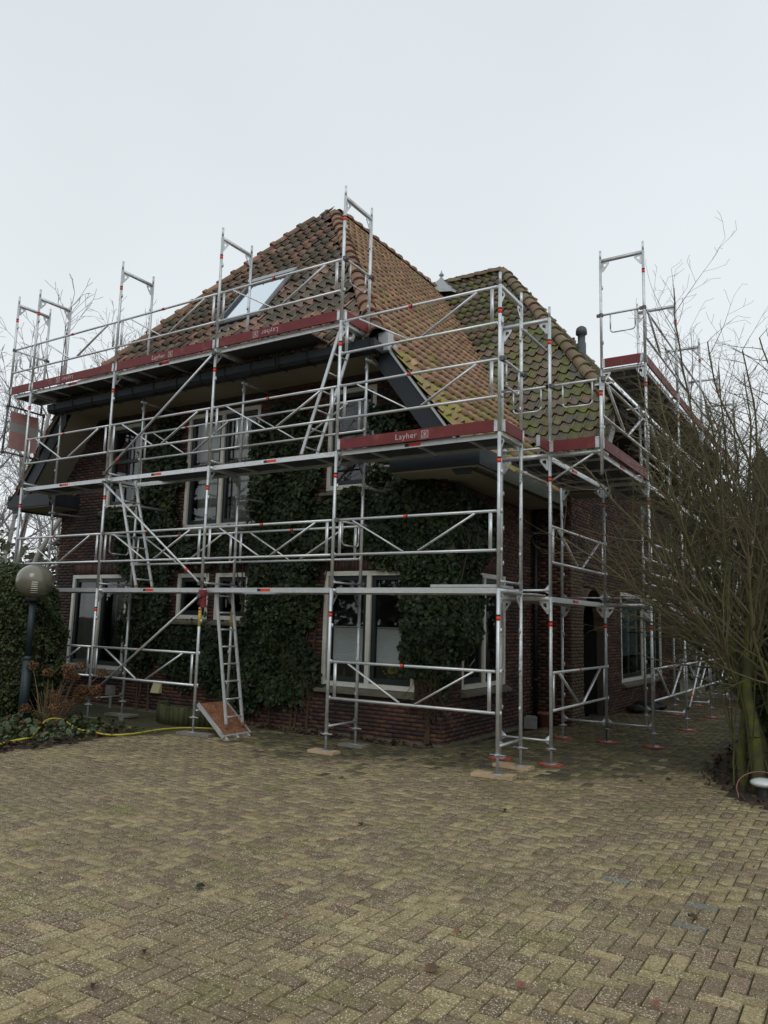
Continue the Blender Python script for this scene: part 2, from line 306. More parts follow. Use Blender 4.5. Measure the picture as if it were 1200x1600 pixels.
# dim algae covered paving strip along the facade, left of the drive
MB().add([(-11.6,-.4,-.03),(-5.7,-.4,-.03),(-5.7,1.56,-.03),(-11.6,1.56,-.03)], [(0,1,2,3)]).build('path', 'greenbase', kind='structure')
w = .1055
H, Vv = [], []
i0, i1, j0, j1 = int(-12/w), int(8/w), int(-11.5/w), int(14/w)
ii, jj = np.meshgrid(np.arange(i0, i1), np.arange(j0, j1), indexing='ij'); k = (ii-jj) % 4
hx, hy = ii[k==0], jj[k==0]; vx, vy = ii[k==3], jj[k==3]
cx = np.concatenate([(hx+1)*w, (vx+.5)*w]); cy = np.concatenate([(hy+.5)*w, (vy+1)*w]); isH = np.concatenate([np.ones(len(hx), bool), np.zeros(len(vx), bool)])
P = np.stack([cx, cy, np.zeros_like(cx)], 1); px, py, pz = project(P)
inset = in_poly(cx, cy, DRIVE)
ok = inset & (pz > -1) & (((px > -1100) & (px < 2300)) | (pz < 2.5)) & (pz < 21)
P, isH, px, py, pz = P[ok], isH[ok], px[ok], py[ok], pz[ok]
N = len(P); a, b, h = .1018, .0490, .0
PV = [(-1,-1,-1),(1,-1,-1),(1,1,-1),(-1,1,-1),(-.965,-.93,0),(.965,-.93,0),(.965,.93,0),(-.965,.93,0)]
PF = [(4,5,6,7),(0,1,5,4),(1,2,6,5),(2,3,7,6),(3,0,4,7)]
P[:,2] = RNG.normal(0, .0016, N)+.004*np.sin(P[:,0]*1.3)*np.cos(P[:,1]*.9)
tl = RNG.normal(0, .012, (N,2))
ax = np.where(isH[:,None], [[1,0,0]], [[0,1,0]])*1.0; bx = np.where(isH[:,None], [[0,1,0]], [[-1,0,0]])*1.0
ax[:,2] = tl[:,0]; bx[:,2] = tl[:,1]; sc = RNG.normal(1, .006, N)[:,None]
A_ = ax*a*sc; B_ = bx*b*sc; C_ = np.tile([[0,0,.011]], (N,1))
near = (px > 0) & (px < 1200) & (py < 1600); order = np.argsort(np.where(near, pz, 1e9)); sel = order[:300]; blue = [int(np.argmin((px-x_)**2+(py-y_)**2)) for x_, y_ in ((1108,1410),(1070,1455),(958,1372))]; sel = np.setdiff1d(sel, blue); rest = np.setdiff1d(np.arange(N), np.concatenate([sel, blue]))
pv_me = None
pm = MB(); pm.v = [(v[0]*a, v[1]*b, v[2]*.011) for v in PV]; pm.f = PF; pm.m = [0]*5; pv_me = pm.mesh('paver', 'paver')
_pb = pv_me.copy(); _pb.materials.clear(); _pb.materials.append(MT['paver_blue'])
for i in blue: link('paver', _pb, drv, loc=tuple(P[i]), rz=0 if isH[i] else math.pi/2, label='blue grey stained paver')
for i in sel:
    link('paver', pv_me, drv, loc=tuple(P[i]), rz=0 if isH[i] else math.pi/2)
xx, yy = P[rest,0], P[rest,1]
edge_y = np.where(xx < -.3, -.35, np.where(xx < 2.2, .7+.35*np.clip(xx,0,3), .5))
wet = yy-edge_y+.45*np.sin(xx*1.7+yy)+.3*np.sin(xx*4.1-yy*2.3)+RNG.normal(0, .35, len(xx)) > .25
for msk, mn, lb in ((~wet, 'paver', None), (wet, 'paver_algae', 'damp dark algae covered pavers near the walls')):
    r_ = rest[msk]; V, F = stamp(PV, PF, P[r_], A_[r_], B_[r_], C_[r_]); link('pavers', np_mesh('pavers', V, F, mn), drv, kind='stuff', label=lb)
# facade strip paving (larger algae-green slabs), left
mb = MB()
for ix in range(20):
    for iy in range(6):
        x = -11.4+ix*.3; y = -.4+iy*.32
        if x+.29 < -5.7: mb.box(x, x+.29, y, y+.31, -.05, -.012+random.uniform(-.006, .006))
mb.build('paving_slabs', 'greenbase', bpy.data.objects['path'], kind='stuff')
# planting beds
BEDL = [(-5.85,-3.3),(-5.75,-2.0),(-5.9,-.9),(-5.75,-.45),(-7.4,-.4),(-14,-.5),(-16,-6),(-9,-7)]
BEDR = [(10,-1.0),(4.2,-.35),(2.95,.25),(2.35,1.0),(2.0,2.2),(1.95,3.4),(2.3,8),(2.5,20),(10,20)]
def bed(poly, name):
    n = len(poly); c = np.mean(poly, 0); mb = MB()
    mb.add([(x, y, -.02) for x, y in poly]+[(c[0]+(x-c[0])*.9, c[1]+(y-c[1])*.9, .05) for x, y in poly]+[(c[0], c[1], .1)],
           [(i, (i+1)%n, n+(i+1)%n, n+i) for i in range(n)]+[(n+i, n+(i+1)%n, 2*n) for i in range(n)])
    return mb.build(name, 'soil', kind='structure', smooth=True)
bed(BEDL, 'flower_bed'); bed(BEDR, 'shrub_bed')
def scatter(poly, N, z0, z1):
    p = np.array(poly); x = RNG.uniform(p[:,0].min(), p[:,0].max(), N*4); y = RNG.uniform(p[:,1].min(), p[:,1].max(), N*4)
    m = in_poly(x, y, poly); x, y = x[m][:N], y[m][:N]; return np.stack([x, y, RNG.uniform(z0, z1, len(x))], 1)
PL = scatter([(-5.7,-3.4),(-5.6,-2.0),(-5.7,-.9),(-5.6,-.3),(-7.4,-.2),(-11,-.4),(-11,-5),(-7.5,-5.0)], 5200, .02, .08)
leaves('dead_leaves', PL, .07, (0,0,1.2), 'litter', spread=.5, kind='stuff', label='brown dead leaves littering the left flower bed', tv=DIAM_V, tf=DIAM_F)
PR = scatter([(9,-1.2),(4.2,-.5),(2.9,.1),(2.2,1.0),(1.9,2.2),(1.85,3.4),(2.2,9),(9,9)], 8000, .0, .09)
leaves('dead_leaves', PR, .075, (0,0,1.2), 'litter', spread=.5, kind='stuff', label='dark leaf litter under the bare shrub at the drive edge', tv=DIAM_V, tf=DIAM_F)
pts = scatter([(-5.9,-2.6),(-5.95,-1.2),(-6.0,-.35),(-7.3,-.3),(-9,-.6),(-9,-3.5),(-6.5,-3.4)], 2600, .03, .2)
pts[:,2] *= (.5+.8*np.abs(np.sin(pts[:,0]*3.1)*np.cos(pts[:,1]*2.7)))
leaves('ground_cover', pts, .075, (0,0,.9), 'grasscover', spread=.7, kind='stuff', label='low green ground cover in the left bed')

# ------------------------------------------------------------------ house geometry constants
XC, SL = -6.35, 1.316
CS, SN = math.cos(math.atan(SL)), math.sin(math.atan(SL))
XL, XR, YF = -11.13, -1.57, 1.55
WX, WY = -.87, 5.34              # right wall plane and front wall plane of the wing
zmain = lambda x: 11.45-SL*np.abs(x-XC)
zwing = lambda y: 11.69-SL*np.abs(y-10.15)
zhipF = lambda y: 6.2+SL*(y-.7)
zhipR = lambda x: 6.2+SL*(-.2-x)
house = thing('house', 'large brown brick house with steep hipped pantile roofs behind the scaffolding', 'house', (XC, YF, 0))
house.location = (0, 0, 0)

# window table: (plane, u0, u1, z0, z1)
class Wall:
    """local frame: u along wall, d outward, z"""
    def __init__(s, O, U, D): s.O = np.array(O, float); s.U = np.array(U, float); s.D = np.array(D, float)
    def p(s, u, d, z): return tuple(s.O+s.U*u+s.D*d+np.array((0,0,z)))
    def wbox(s, mb, u0, u1, d0, d1, z0, z1):
        vs = [s.p(u, d, z) for z in (z0, z1) for u, d in ((u0,d0),(u1,d0),(u1,d1),(u0,d1))]
        fl = np.dot(np.cross(s.U, s.D), (0,0,1)) < 0
        fs = [(0,3,2,1),(4,5,6,7),(0,1,5,4),(1,2,6,5),(2,3,7,6),(3,0,4,7)]
        if fl: fs = [f[::-1] for f in fs]
        mb.add(vs, fs)
FRONT = Wall((0, YF, 0), (1,0,0), (0,-1,0))     # u = x
SIDE = Wall((XR, 0, 0), (0,1,0), (1,0,0))       # u = y
WFRONT = Wall((0, WY, 0), (1,0,0), (0,-1,0))
WSIDE = Wall((WX, 0, 0), (0,1,0), (1,0,0))
LEFT = Wall((XL, 0, 0), (0,1,0), (-1,0,0))
holesF = [(-3.84,-2.06,.77,2.64),(-7.36,-6.53,1.78,2.64),(-6.36,-5.53,1.78,2.64),(-10.56,-8.78,.72,2.64),(-7.32,-5.45,3.5,5.76),(-3.88,-2.9,4.02,5.78),(-9.68,-8.62,4.02,5.8)]
holesS = [(2.15,3.86,.8,2.68)]
holesW = [(6.05,7.6,0,2.6),(8.75,12.7,.62,2.64)]
def wall_mesh(Wl, rects, holes, name, parent):
    mb = MB()
    us = sorted(set([r[0] for r in rects]+[r[1] for r in rects]+[h_[0] for h_ in holes]+[h_[1] for h_ in holes]))
    zs = sorted(set([r[2] for r in rects]+[r[3] for r in rects]+[h_[2] for h_ in holes]+[h_[3] for h_ in holes]))
    for d in (0, -.2):
        for ua, ub in zip(us[:-1], us[1:]):
            for za, zb in zip(zs[:-1], zs[1:]):
                cu, cz = (ua+ub)/2, (za+zb)/2
                if not any(r[0] < cu < r[1] and r[2] < cz < r[3] for r in rects): continue
                if any(h_[0] < cu < h_[1] and h_[2] < cz < h_[3] for h_ in holes): continue
                mb.add([Wl.p(ua,d,za),Wl.p(ub,d,za),Wl.p(ub,d,zb),Wl.p(ua,d,zb)], [(0,1,2,3)])
    for u0, u1, z0, z1 in holes:
        for q in ([(u0,z0),(u0,z1)], [(u1,z0),(u1,z1)], [(u0,z0),(u1,z0)], [(u0,z1),(u1,z1)]):
            (ua, za), (ub, zb) = q; mb.add([Wl.p(ua,0,za),Wl.p(ub,0,zb),Wl.p(ub,-.2,zb),Wl.p(ua,-.2,za)], [(0,1,2,3)])
    return mb
front_rects = [(XL,XR,0,4.2),(-10,-2.7,4.2,6.05)]
mb = wall_mesh(FRONT, front_rects, holesF, 'wall', house)
for sgn in (-1, 1):
    xa, xb = XC+sgn*4.78, XC+sgn*3.65
    pl = [(xa,4.2),(xb,4.2),(xb,6.05),(XC+sgn*3.75,6.05),(xa,4.69)]
    mb.add([(x, YF, z) for x, z in pl], [(0,1,2,3,4)]); mb.add([(x, YF+.2, z) for x, z in pl], [(0,1,2,3,4)])
wallF = mb.build('wall', 'mortar', house, label='ivy covered front wall of red brown brick')
wallS = wall_mesh(SIDE, [(YF,WY,0,4.25)], holesS, 'wall', house).build('wall', 'mortar', house)
wallWF = wall_mesh(WFRONT, [(XR,WX,0,4.6)], [], 'wall', house).build('wall', 'mortar', house)
mb = wall_mesh(WSIDE, [(WY,14.96,0,4.4),(6.3,14.0,4.4,6.1)], holesW, 'wall', house)
wallW = mb.build('wall', 'mortar', house)
mb = MB(); mb.box(XL, XL+.2, YF+.2, 15, 0, 4.3); mb.box(XL, WX-.2, 14.76, 14.96, 0, 4.6); mb.build('wall', 'mortar', house)
# interior floors, dark room shell
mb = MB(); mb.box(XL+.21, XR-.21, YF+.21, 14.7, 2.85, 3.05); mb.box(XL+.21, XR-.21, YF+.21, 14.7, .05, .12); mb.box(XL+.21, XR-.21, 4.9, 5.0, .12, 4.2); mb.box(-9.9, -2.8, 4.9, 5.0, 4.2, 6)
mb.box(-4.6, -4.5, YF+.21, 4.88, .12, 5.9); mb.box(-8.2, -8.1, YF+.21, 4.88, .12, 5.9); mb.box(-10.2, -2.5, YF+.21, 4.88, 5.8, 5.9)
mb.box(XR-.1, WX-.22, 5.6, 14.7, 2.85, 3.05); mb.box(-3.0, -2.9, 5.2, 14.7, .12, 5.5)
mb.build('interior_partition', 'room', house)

# bricks
bricks = []   # (centre, U, halfU, halfZ, D)
def lay(Wl, rects, holes, extra=None, mat_='brick', bond=.22, skipfn=None, pu0=None):
    L_, Hb, J = .21, .0525, .0625
    out_ = []
    u0 = min(r[0] for r in rects); u1 = max(r[1] for r in rects); z1 = max(r[3] for r in rects)
    nz_ = int(z1/J)
    for kz in range(nz_):
        za, zb = kz*J+.006, kz*J+.006+Hb; zc = (za+zb)/2
        u = u0-(.11 if kz % 2 else 0)
        while u < u1:
            pieces = [(max(u, u0)+.004, min(u+bond, u1)-.006)]
            for h_ in holes:
                if h_[2]-.005 < zc < h_[3]+.005+(.22 if h_[2] > 0 else .0):
                    q = []
                    for a_, b_ in pieces:
                        if b_ <= h_[0] or a_ >= h_[1]: q.append((a_, b_))
                        else:
                            if a_ < h_[0]: q.append((a_, h_[0]-.002))
                            if b_ > h_[1]: q.append((h_[1]+.002, b_))
                    pieces = q
            for a_, b_ in pieces:
                if b_-a_ < .02: continue
                cu = (a_+b_)/2
                if not any(r[0]-.01 <= cu <= r[1]+.01 and r[2] <= zc <= r[3] for r in rects):
                    if extra is None or not extra(cu, zc): continue
                if skipfn and skipfn(cu, zc): continue
                out_.append((cu, zc, (b_-a_)/2, Hb/2))
            u += bond
    for h_ in holes:      # soldier course above openings
        if h_[2] > 0 and h_[3] < 3.5:
            n_ = int((h_[1]-h_[0])/.065)
            for q in range(n_): out_.append((h_[0]+(q+.5)*(h_[1]-h_[0])/n_, h_[3]+.11, .027, .1))
    return [(Wl, c, z, a_, b_) for c, z, a_, b_ in out_]
def brick_np(items, d=.014):
    O, A, B, C = [], [], [], []
    for Wl, c, z, a_, b_ in items:
        dd = d+random.uniform(-.003, .004); O.append(Wl.p(c, 0, z)); A.append(Wl.U*a_); B.append((0,0,b_)); C.append(Wl.D*dd)
    BV = [(-1,-1,0),(1,-1,0),(1,1,0),(-1,1,0),(-1,-1,1),(1,-1,1),(1,1,1),(-1,1,1)]; BF = [(4,5,6,7),(0,1,5,4),(1,2,6,5),(2,3,7,6),(3,0,4,7)]
    return stamp(BV, BF, np.array(O), np.array(A), np.array(B, float), np.array(C))
gableL = lambda u, z: z < 11.45-.47-SL*abs(u-XC)-.02 and z < 6.0
bF = lay(FRONT, front_rects, holesF, extra=gableL)
bF = [b_ for b_ in bF if gableL(b_[1], b_[2])]
bS = lay(SIDE, [(YF,WY,0,4.2)], holesS)
bWF = lay(WFRONT, [(XR,WX,0,4.5)], [])
bW = lay(WSIDE, [(WY,14.9,0,4.3),(6.3,14,4.4,6.0)], holesW, extra=lambda u, z: z < 11.69-.5-SL*abs(u-10.15))
bW = [b_ for b_ in bW if not ((b_[1]-6.825)**2/.775**2+(max(b_[2]-1.75,0))**2/.85**2 < 1 and 6.0 < b_[1] < 7.65)]
# individually pickable bricks: nearest visible ones at the foot of the front corner
cand = [b_ for b_ in bF if b_[1] > -3.9 and b_[2] < .72]+[b_ for b_ in bS if b_[1] < 3.6 and b_[2] < .72]
cand.sort(key=lambda b_: np.linalg.norm(np.array(b_[0].p(b_[1], 0, b_[2]))-CAM)); cset = set(id(b_) for b_ in cand[:300])
bm_cache = {}
for b_ in cand[:300]:
    Wl, c, z, a_, hz = b_; key = (id(Wl), round(a_, 3), round(hz, 3))
    if key not in bm_cache:
        V, F = brick_np([(Wall((0,0,0), Wl.U, Wl.D), 0, 0, a_, hz)]); bm_cache[key] = np_mesh('brick', V, F, 'brick')
    link('brick', bm_cache[key], wallF if Wl is FRONT else wallS, loc=Wl.p(c, 0, z))
for items, par, m_ in ((bF, wallF, 'brick'), (bS, wallS, 'brick'), (bWF, wallWF, 'brick')):
    V, F = brick_np([b_ for b_ in items if id(b_) not in cset]); link('bricks', np_mesh('bricks', V, F, m_), par, kind='stuff')
tan_ = [b_ for b_ in bW if b_[1] < 6.1 and b_[2] < 3.2]; tid = set(id(b_) for b_ in tan_)
V, F = brick_np(tan_); link('bricks', np_mesh('bricks', V, F, 'brick_tan'), wallW, kind='stuff', label='brown mossy brick pier beside the arched porch')
V, F = brick_np([b_ for b_ in bW if id(b_) not in tid]); link('bricks', np_mesh('bricks', V, F, 'brick'), wallW, kind='stuff')
# arch spandrels over the porch opening
mb = MB(); n = 14
for sgn in (-1, 1):
    arc = [(6.825+sgn*.775*math.cos(t), 1.75+.85*math.sin(t)) for t in np.linspace(0, math.pi/2, n)]
    for (ya, za), (yb, zb) in zip(arc[:-1], arc[1:]):
        mb.add([(WX, ya, za), (WX, yb, zb), (WX, yb, 2.62), (WX, ya, 2.62)], [(0,1,2,3)])
        mb.add([(WX, ya, za), (WX, yb, zb), (WX-.25, yb, zb), (WX-.25, ya, za)], [(0,1,2,3)])
mb.build('arch', 'brick_tan', wallW)
mb = MB(); mb.box(-2.5, -2.4, 6.0, 7.7, 0, 2.9); mb.box(-2.4, WX-.2, 5.9, 6.0, 0, 2.9); mb.box(-2.4, WX-.2, 7.66, 7.76, 0, 2.9)
mb.build('porch', 'black', house)
# plinth, sill band
mb = MB(); mb.box(XL-.02, XR+.03, YF-.035, YF-.002, -.03, .035); mb.box(XR+.002, XR+.03, YF, WY-.03, -.03, .035); mb.build('plinth', 'sill', house)

# windows
def window(Wl, u0, u1, z0, z1, cols=2, transom=None, sash=.07, blind=None, curtain=None, label=None, parent=house, fw=.075, skyb=False, skip_right_frame=False):
    mb = MB(); F0, F1 = -.10, .0
    F1 = .012
    Wl.wbox(mb, u0, u0+fw, F0, F1, z0, z1); Wl.wbox(mb, u1-fw, u1, F0, F1, z0, z1)
    Wl.wbox(mb, u0+fw, u1-fw, F0, F1+.002, z1-fw, z1); Wl.wbox(mb, u0+fw, u1-fw, F0, F1+.004, z0, z0+fw)
    cu = [u0+fw+(u1-u0-2*fw)*k/cols for k in range(cols+1)]
    for k in range(1, cols): Wl.wbox(mb, cu[k]-fw*.55, cu[k]+fw*.55, F0, F1-.003, z0+fw, z1-fw)
    fr = mb.build('window', 'cream', parent, label=label)
    for k in range(cols):
        a_ = cu[k]+(fw*.55 if k else 0); b_ = cu[k+1]-(fw*.55 if k < cols-1 else 0); za, zb = z0+fw+.005, z1-fw-.002
        a_ += .001; b_ -= .001
        m2 = MB(); s = sash; D0, D1 = -.09, -.03
        Wl.wbox(m2, a_, a_+s, D0, D1, za, zb); Wl.wbox(m2, b_-s, b_, D0, D1, za, zb); Wl.wbox(m2, a_+s, b_-s, D0, D1-.002, za, za+s*1.15); Wl.wbox(m2, a_+s, b_-s, D0, D1-.002, zb-s, zb)
        if transom: Wl.wbox(m2, a_+s, b_-s, D0, D1-.004, transom-.035, transom+.035)
        m2.build('sash', 'sash', fr)
        m3 = MB(); m3.add([Wl.p(a_+s, -.07, za), Wl.p(b_-s, -.07, za), Wl.p(b_-s, -.07, zb), Wl.p(a_+s, -.07, zb)], [(0,1,2,3) if Wl.D[1] < 0 or Wl.D[0] > 0 else (3,2,1,0)])
        m3.build('pane', 'glass', fr)
        if blind:
            m4 = MB(); nb = int((blind[1]-blind[0])/.025)
            for q in range(nb):
                zz = blind[0]+q*.025; m4.add([Wl.p(a_+s+.01, -.085, zz), Wl.p(b_-s-.01, -.085, zz), Wl.p(b_-s-.01, -.092, zz+.0125), Wl.p(a_+s+.01, -.092, zz+.0125), Wl.p(b_-s-.01, -.085, zz+.025), Wl.p(a_+s+.01, -.085, zz+.025)], [(0,1,2,3),(3,2,4,5)])
            Wl.wbox(m4, a_+s+.01, b_-s-.01, -.10, -.082, blind[1], blind[1]+.02); m4.build('blind', 'skyblind' if skyb else 'blind', fr)
        if curtain and curtain[k]:
            m5 = MB(); ca, cb = curtain[k]; nq = 26; ca = a_+(b_-a_)*ca; cb = a_+(b_-a_)*cb
            ps = [(ca+(cb-ca)*q/nq, -.26+.03*math.sin(q*2.1)+.012*math.sin(q*5.3)) for q in range(nq+1)]
            for (ua, da), (ub, db) in zip(ps[:-1], ps[1:]): m5.add([Wl.p(ua,da,z0), Wl.p(ub,db,z0), Wl.p(ub,db,z1), Wl.p(ua,da,z1)], [(0,1,2,3)])
            m5.build('curtain', 'curtain', fr)
    # sloping sill
    m6 = MB(); s0, s1 = u0-.06, u1+.06
    vs = [Wl.p(u, d, z) for u in (s0, s1) for d, z in ((.0, z0-.005), (.13, z0-.06), (.13, z0-.10), (.0, z0-.12))]
    m6.add(vs, [(0,1,2,3),(7,6,5,4),(0,4,5,1),(1,5,6,2),(2,6,7,3)]); m6.build('sill', 'sill', fr)
    return fr
window(FRONT, *holesF[0], cols=2, blind=(1.16,1.72), label='ground floor window with half lowered pleated blinds')
window(FRONT, *holesF[1], cols=1, label='small square window beside the ladder, left one')
window(FRONT, *holesF[2], cols=1, label='small square window beside the ladder, right one')
window(FRONT, *holesF[3], cols=2, curtain=[(.05,.6),(.1,.95)], label='tall left ground floor window with pale curtains')
window(FRONT, *holesF[4], cols=2, transom=4.72, curtain=[(.0,1),(0,1)], label='tall upper window with two casements')
window(FRONT, *holesF[5], cols=1, transom=5.02, label='narrow upper window right of the ladder')
window(FRONT, *holesF[6], cols=1, transom=5.02, curtain=[(.45,.9)], label='upper left window half hidden by ivy')
window(SIDE, *holesS[0], cols=2, label='corner side window with stone sill')
window(WSIDE, *holesW[1], cols=2, blind=(1.2,2.45), skyb=True, label='right side window reflecting the garden')
# upper curtains behind centre window (white lower half)
# small ornaments on the sill of the blind window
for (x, s_) in ((-3.5, 1), (-3.28, 1)):
    mb = MB(); mb.lathe([(.001,0),(.035,.005),(.04,.05),(.02,.1),(.028,.13),(.012,.17),(.004,.2)], 8, (x, 1.72, .86))
    mb.build('figurine', 'pot', label='small pinkish figurine on the sill inside the left blind window, %s one' % ('first' if x < -3.4 else 'second'), cat='ornament', group='figurines on the window sill', smooth=True)
mb = MB(); mb.lathe([(.001,0),(.06,.0),(.075,.15),(.001,.15)], 12, (-2.62, 1.75, .86)); vv = thing('vase', 'dried yellow flowers in a vase inside the right blind window', 'vase')
mb.build('vessel', 'black', vv, smooth=True)
q = RNG.normal(size=(160,3))*(.05,.04,.08)+(-2.62,1.75,1.1); leaves('flowers', q, .04, (0,-1,0), 'yellowtape', vv, tv=DIAM_V, tf=DIAM_F, kind='stuff')
# hanging bluish fern print inside the side window
MB().box(-1.72,-1.71,2.35,2.45,1.62,1.78).build('ornament', 'blind', label='small pale blue ornament hanging inside the side window', cat='ornament')

# ------------------------------------------------------------------ roofs
def tile_template(wd, ln):
    xs = [-.54,-.40,-.24,.0,.2,.34,.45,.56]; zs = [.026,.046,.008,-.012,.0,.040,.066,.050]
    xs = [x*wd for x in xs]; k = len(xs); lift = .030
    vs = [(x, -.02, z*1.2+lift) for x, z in zip(xs, zs)]+[(x, ln+.05, z*.75-.008) for x, z in zip(xs, zs)]+[(x, -.012, z*1.2+lift-.014) for x, z in zip(xs, zs)]
    fs = [(i, i+1, k+i+1, k+i) for i in range(k-1)]+[(2*k+i, 2*k+i+1, i+1, i) for i in range(k-1)]
    fs += [(2*k, 0, k, k), (k-1, 3*k-1, 2*k-1, 2*k-1)]
    fs = fs[:-2]+[(2*k+0, 0, k, k)][:0]
    return vs, fs
TW, TL = .235, .30
tv, tf = tile_template(TW, TL)
tile_meshes = {}
roofs = {}
tiles_all = []
def tile_face(key, O, U, Vd, ulen, vlen, inside, mat_, vis):
    O, U, Vd = map(lambda q: np.array(q, float), (O, U, Vd)); Nn = np.cross(U, Vd)
    for r in range(int(vlen/TL)+1):
        off = (r % 2)*TW*.5*0
        for c in range(int(ulen/TW)+1):
            p = O+U*((c+.5)*TW+off)+Vd*(r*TL)
            m_ = p+Vd*TL*.4
            if inside(m_):
                j = RNG.normal(0, 1, 3)
                u2 = U+Vd*j[0]*.012+Nn*j[1]*.012; v2 = Vd+Nn*abs(j[2])*.010
                tiles_all.append((key, mat_, p+Nn*.03+Nn*j[1]*.003+Vd*j[0]*.004, u2, v2, Nn, vis))
sky_h = [(-6.9,-5.55,7.45,8.75)]
fr_in = lambda p: p[2] < zmain(p[0])-.10 and not (-6.84 < p[0] < -5.66 and 7.5 < p[2] < 8.78)
tile_face('front', (-10.45, .6, 6.2-.10), (1,0,0), (0,CS,SN), 8.3, 6.7, fr_in, 'tile_front', True)
tile_face('right', (-.82, .84, 4.17), (0,1,0), (-CS,0,SN), 9.5, 9.2, lambda p: p[2] < zhipF(p[1])-.10 and p[2] < 11.42 and p[2] > zwing(p[1])-.05, 'tile_side', True)
tile_face_n = len(tiles_all)
tiles_all = [t if not (t[0] == 'right' and t[2][2] < 5.7+.5*math.sin(t[2][1]*1.9)+.35*math.sin(t[2][1]*5.1+t[2][2]*3)+random.gauss(0, .35)) else (t[0], 'tile_side_moss')+t[2:] for t in tiles_all]
tile_face('left', (-11.88, 10.2, 4.17), (0,-1,0), (CS,0,SN), 9.35, 9.2, lambda p: p[2] < zhipF(p[1])-.10 and p[2] < 11.42 and p[2] > zwing(p[1])-.05, 'tile_side', False)
tile_face('wing', (-11.9, 4.62, 4.41), (1,0,0), (0,CS,SN), 11.75, 9.2, lambda p: p[2] < 11.72 and p[2] > zmain(p[0])-.05 and p[2] < zhipR(p[0])-.08 and p[0] < -.18 and p[0] > -9, 'tile_wing', True)
tile_face('hip', (-.12, 5.9, 6.1), (0,1,0), (-CS,0,SN), 8.5, 7.0, lambda p: p[2] < zwing(p[1])-.10, 'tile_wing', False)
tile_face('back', (-.2, 15.7, 4.41), (-1,0,0), (0,-CS,SN), 11, 9.2, lambda p: p[2] < 11.72 and p[2] < zhipR(p[0])+.02, 'tile_wing', False)
# underlay surfaces = the roof parts
def roof_part(poly, label):
    mb = MB(); n = len(poly); nrm = np.cross(np.array(poly[1])-poly[0], np.array(poly[2])-poly[0]); nrm /= np.linalg.norm(nrm)
    if nrm[2] < 0: nrm = -nrm
    top = [tuple(np.array(p)+nrm*.004) for p in poly]; bot = [tuple(np.array(p)-nrm*.06) for p in poly]
    mb.add(top+bot, [tuple(range(n)), tuple(range(2*n-1, n-1, -1))]+[(i, i+n, (i+1)%n+n, (i+1)%n) for i in range(n)])
    return mb.build('roof', 'under', house, label=label)
pk = (XC, 4.69, 11.45)
roofs['front'] = roof_part([(-10.33,.7,6.2),(-2.37,.7,6.2),pk], 'front half hip slope of weathered brown tiles with skylight')
roofs['right'] = roof_part([(-.85,.87,4.21),(-2.49,.87,6.37),pk,(XC,10.15,11.45),(-.85,10.15,4.21)], 'right slope of bright orange tiles')
roofs['left'] = roof_part([(-11.85,.87,4.21),(-10.21,.87,6.37),pk,(XC,10.15,11.45),(-11.85,10.15,4.21)], 'left slope facing away')
e_w = (-4.37, 10.15, 11.69)
roofs['wing'] = roof_part([(-9,4.65,4.45),(-.22,4.65,4.45),(-.22,5.98,6.2),e_w,(-9,10.15,11.69)], 'mossy green front slope of the right wing')
roofs['hip'] = roof_part([(-.2,5.98,6.2),e_w,(-.2,14.32,6.2)], 'half hip at the right end of the wing')
roofs['back'] = roof_part([(-9,15.65,4.45),(-.22,15.65,4.45),(-.22,14.32,6.2),e_w,(-9,10.15,11.69)], 'rear slope of the wing')
tv_a = np.array(tv)
allpos = np.array([t[2] for t in tiles_all]); px, py, pz = project(allpos)
def eff(i):
    t = tiles_all[i]
    if not t[6] or not (0 < px[i] < 1200): return 1e9
    d = np.linalg.norm(t[2]-CAM); f = max(.05, np.dot(t[5], (CAM-t[2])/d)); hid = 3 if (t[0] == 'front' and t[2][2] < 6.5) else 1
    return d/f**.5*hid
order = sorted(range(len(tiles_all)), key=eff); chosen = set(order[:300])
for key in roofs:
    for m_ in sorted(set(t[1] for t in tiles_all if t[0] == key)):
        idx = [i for i in range(len(tiles_all)) if tiles_all[i][0] == key and tiles_all[i][1] == m_]
        rest = [i for i in idx if i not in chosen]
        if rest:
            O, A, B, C = (np.array([tiles_all[i][q] for i in rest]) for q in (2, 3, 4, 5))
            V, F = stamp(tv, tf, O, A, B, C); link('roof_tiles', np_mesh('roof_tiles', V, F, m_, smooth=False), roofs[key], kind='stuff', label='lower tiles yellow with moss' if m_ == 'tile_side_moss' else None)
        ch = [i for i in idx if i in chosen]
        if ch:
            me = MB(); me.v = tv; me.f = tf; me.m = [0]*len(tf); me = me.mesh('roof_tile', m_)
            for i in ch:
                _, _, o_, u_, v_, n_, _ = tiles_all[i]; ob = link('roof_tile', me, roofs[key]); mt = Matrix.Identity(4)
                for r in range(3): mt[r][0], mt[r][1], mt[r][2], mt[r][3] = u_[r], v_[r], n_[r], o_[r]
                ob.matrix_basis = mt
